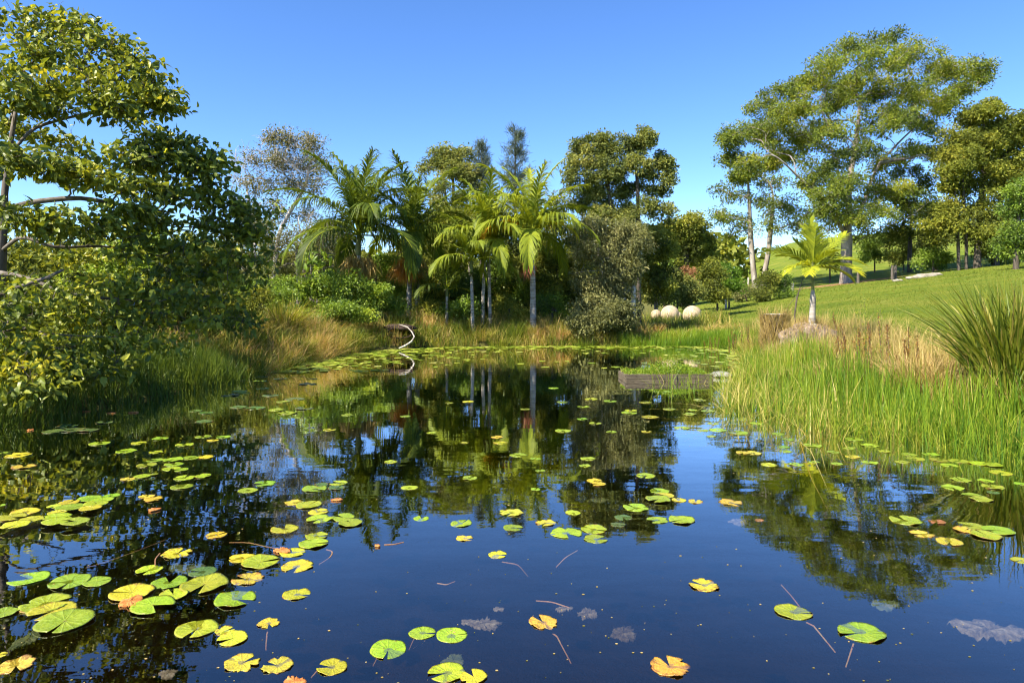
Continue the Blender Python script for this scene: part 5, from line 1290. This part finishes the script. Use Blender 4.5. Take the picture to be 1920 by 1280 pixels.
M['matpad'] = leaf_mat('mat_pad', [(.12, .20, .02), (.24, .33, .03), (.36, .42, .05), (.45, .44, .12)], .1, .35, .4)
pad_mat('floating_pad_mat', 'mat of tiny crowded pads along the left and far shore', 1300, lambda x, y, sd: (sd > .02) & (prng.random(len(x)) < np.exp(-np.maximum(sd - .1, 0) / np.where(y > 22, .4, np.where(x < 0, .75, .2)))) & (y > 15.6) & (x < 7), None, (.05, .13))
pad_mat('floating_pad_mat', 'loose scatter of tiny pads on the far water', 150, lambda x, y, sd: (sd > .3) & (y > 16.5) & (prng.random(len(x)) < np.exp(-sd / 1.8)), None, (.06, .12))

# sunken leaves, floating scraps and stems
def ragged_sheet(px, py, w, asp, depth, seed, mat, label, cat='leaf', name='sunken_leaf', rot=0.0):
    r_ = np.random.default_rng(seed); c = wat(px, py, -depth); r = .5 * w * c[1] / F
    k = 64; a = np.linspace(0, 2 * np.pi, k, endpoint=False)
    rim = 1 + .16 * np.sin(a * 2 + r_.uniform(0, 6)) + .12 * np.sin(a * 3 + r_.uniform(0, 6)) + .10 * np.sin(a * 5 + r_.uniform(0, 6)) + .06 * r_.normal(size=k)
    rows = []
    for f in (.02, .4, .75, 1):
        rows.append(np.stack([np.cos(a) * rim * f * r, np.sin(a) * rim * f * r * asp, r_.normal(size=k) * .06 * r * (f > .1)], 1))
    low = rows[-1].copy(); low[:, 2] -= .01; rows.append(low)
    V = np.concatenate(rows); i = np.arange(4)[:, None] * k; j = np.arange(k)[None, :]
    Fq = np.stack([i + j, i + k + j, i + k + (j + 1) % k, i + (j + 1) % k], -1).reshape(-1, 4)
    o = put(name, make_mesh(name, [(V, Fq, 0, .5)], [mat], True), None, c); o.rotation_euler = (0, 0, rot)
    return tag(o, label, cat)


M['sunk_green'] = bark_mat('sunken_green', [(.03, .045, .02), (.07, .09, .04), (.12, .12, .07)], 14, (1, 1, 1))
M['scrap'] = bark_mat('orange_scrap', [(.22, .07, .02), (.40, .15, .04), (.5, .28, .10)], 20, (1, 1, 1))
for k, a_ in enumerate([(907, 1168, 66, .6, .05, 1, 'sunk', 'largest grey sunken leaf scrap at the bottom centre'), (935, 1140, 18, .8, .03, 2, 'sunk', 'tiny grey sunken scrap above the largest sunken leaf'), (1058, 1140, 30, .5, .02, 3, 'sunk', 'thin grey sunken scrap above the golden pad'),
                        (1102, 1149, 40, .9, .09, 4, 'sunk', 'rounded bluish grey sunken leaf right of the golden pad'), (1169, 1186, 52, .9, .22, 5, 'sunk', 'faint brown pad sunk deep below the surface'), (1856, 1180, 120, .62, .05, 6, 'sunk', 'broad grey sunken leaf mass at the right edge'),
                        (316, 1261, 34, .8, .01, 7, 'sunk', 'brown sunken leaf near the bottom left'), (352, 1063, 60, .7, .02, 8, 'sunk_green', 'brown decayed pad behind the dark curled pad'), (55, 1195, 40, 1.6, .02, 9, 'sunk_green', 'dark leaf standing under water near the left edge'),
                        (1660, 1132, 54, .7, .02, 10, 'sunk_green', 'dark floating scrap below the gum reflection'), (850, 1237, 36, 1.4, .06, 11, 'sunk_green', 'dim submerged blob behind the bottom yellow-green pad'), (1124, 937, 28, 1.0, .04, 12, 'sunk_green', 'olive submerged pad in the bushy tree reflection'), (1385, 977, 36, .8, .02, 13, 'sunk', 'pale submerged scrap left of the tiny brownish pad')]):
    ragged_sheet(*a_[:6], M[a_[6]], a_[7])
for (px, py, w, s, lab) in [(289, 954, 20, 31, 'orange leaf scrap right of the dense raft'), (633, 935, 17, 32, 'orange leaf scrap among the palm reflection pads'), (530, 1030, 28, 33, 'red-brown leaf scrap touching the curved chain of pads'), (162, 770, 12, 34, 'left orange leaf floating under the left tree'), (209, 773, 14, 35, 'middle orange leaf floating under the left tree'), (250, 772, 15, 36, 'right orange leaf floating under the left tree'), (247, 1126, 46, 37, 'rusty curled leaf under the yellow pad of the near-left group'), (553, 1276, 40, 38, 'reddish crumpled leaf at the bottom edge'), (708, 1021, 10, 39, 'pale bud floating in the upper open water'), (57, 805, 12, 40, 'orange scrap at the dark left waterline')]:
    ragged_sheet(px, py, w, .8, -.012, s, M['scrap'], lab, name='floating_leaf')
for (pts, lab) in [([(1005, 1126, .02), (1035, 1128, .02), (1068, 1139, .02)], 'pale curved stem above the golden pad'), ([(941, 1053, .03), (972, 1058, .04), (990, 1080, .12)], 'thin curved stem below the lone yellow pad'), ([(1083, 1032, .03), (1060, 1045, .03), (1043, 1063, .1)], 'faint thin stem below the knot of pads'),
                   ([(1465, 1096, .10), (1485, 1118, .04), (1500, 1138, .02)], 'reddish stem rising to the split pad'), ([(160, 1065, .01), (210, 1050, .005), (270, 1028, .005), (310, 1012, .02)], 'long thin brown stem lying on the water near left'), ([(291, 1060, .0), (291, 1048, -.03), (300, 1037, -.02)], 'looped orange stem beside the ragged pad'),
                   ([(430, 1017, .02), (465, 1016, .0), (500, 1025, .01), (530, 1030, .01)], 'pinkish stem leading to the red-brown scrap'), ([(598, 1058, .02), (620, 1045, .0), (625, 1033, .0), (612, 1030, .02)], 'hooked pink stem at the end of the curved chain'), ([(720, 1021, .0), (740, 1020, .0), (757, 1016, .0)], 'short twig beside the pale bud'), ([(820, 1093, .02), (838, 1096, .01), (853, 1090, .01)], 'tiny curved stem on the open blue water')]:
    P = [wat(x, y, -dz) for x, y, dz in pts]
    P = np.array(P); t = np.linspace(0, 1, len(P)); tt = np.linspace(0, 1, 9); P = np.stack([np.interp(tt, t, P[:, k]) for k in range(3)], 1)
    P[1:-1] = (P[:-2] + 2 * P[1:-1] + P[2:]) / 4
    tag(put('drifting_twig', make_mesh('drifting_twig', shift(tube(P, .0045, 5), P[0]), [M['pad_stem']], True), None, P[0]), lab, 'twig')

n = 420
P = np.array([wat(prng.uniform(-40, 1960), 600 + 700 * prng.random() ** .6) for _ in range(n)]); P = P[pond_sd(P[:, 0], P[:, 1]) > .3]; n = len(P)
k = 6; a = np.linspace(0, 2 * np.pi, k, endpoint=False); r = prng.uniform(.0015, .006, n) * (.6 + P[:, 1] * .12)
V = np.stack([P[:, None, 0] + np.cos(a) * r[:, None] * prng.uniform(.5, 1.5, (n, 1)), P[:, None, 1] + np.sin(a) * r[:, None], np.full((n, k), .002)], -1)
tag(put('floating_specks', make_mesh('floating_specks', [(V.reshape(-1, 3), np.arange(n * k).reshape(n, k), 0, prng.random(n))], [M['drygrass']])), 'tiny specks of pollen and chaff scattered on the pond surface', 'specks', kind='stuff')
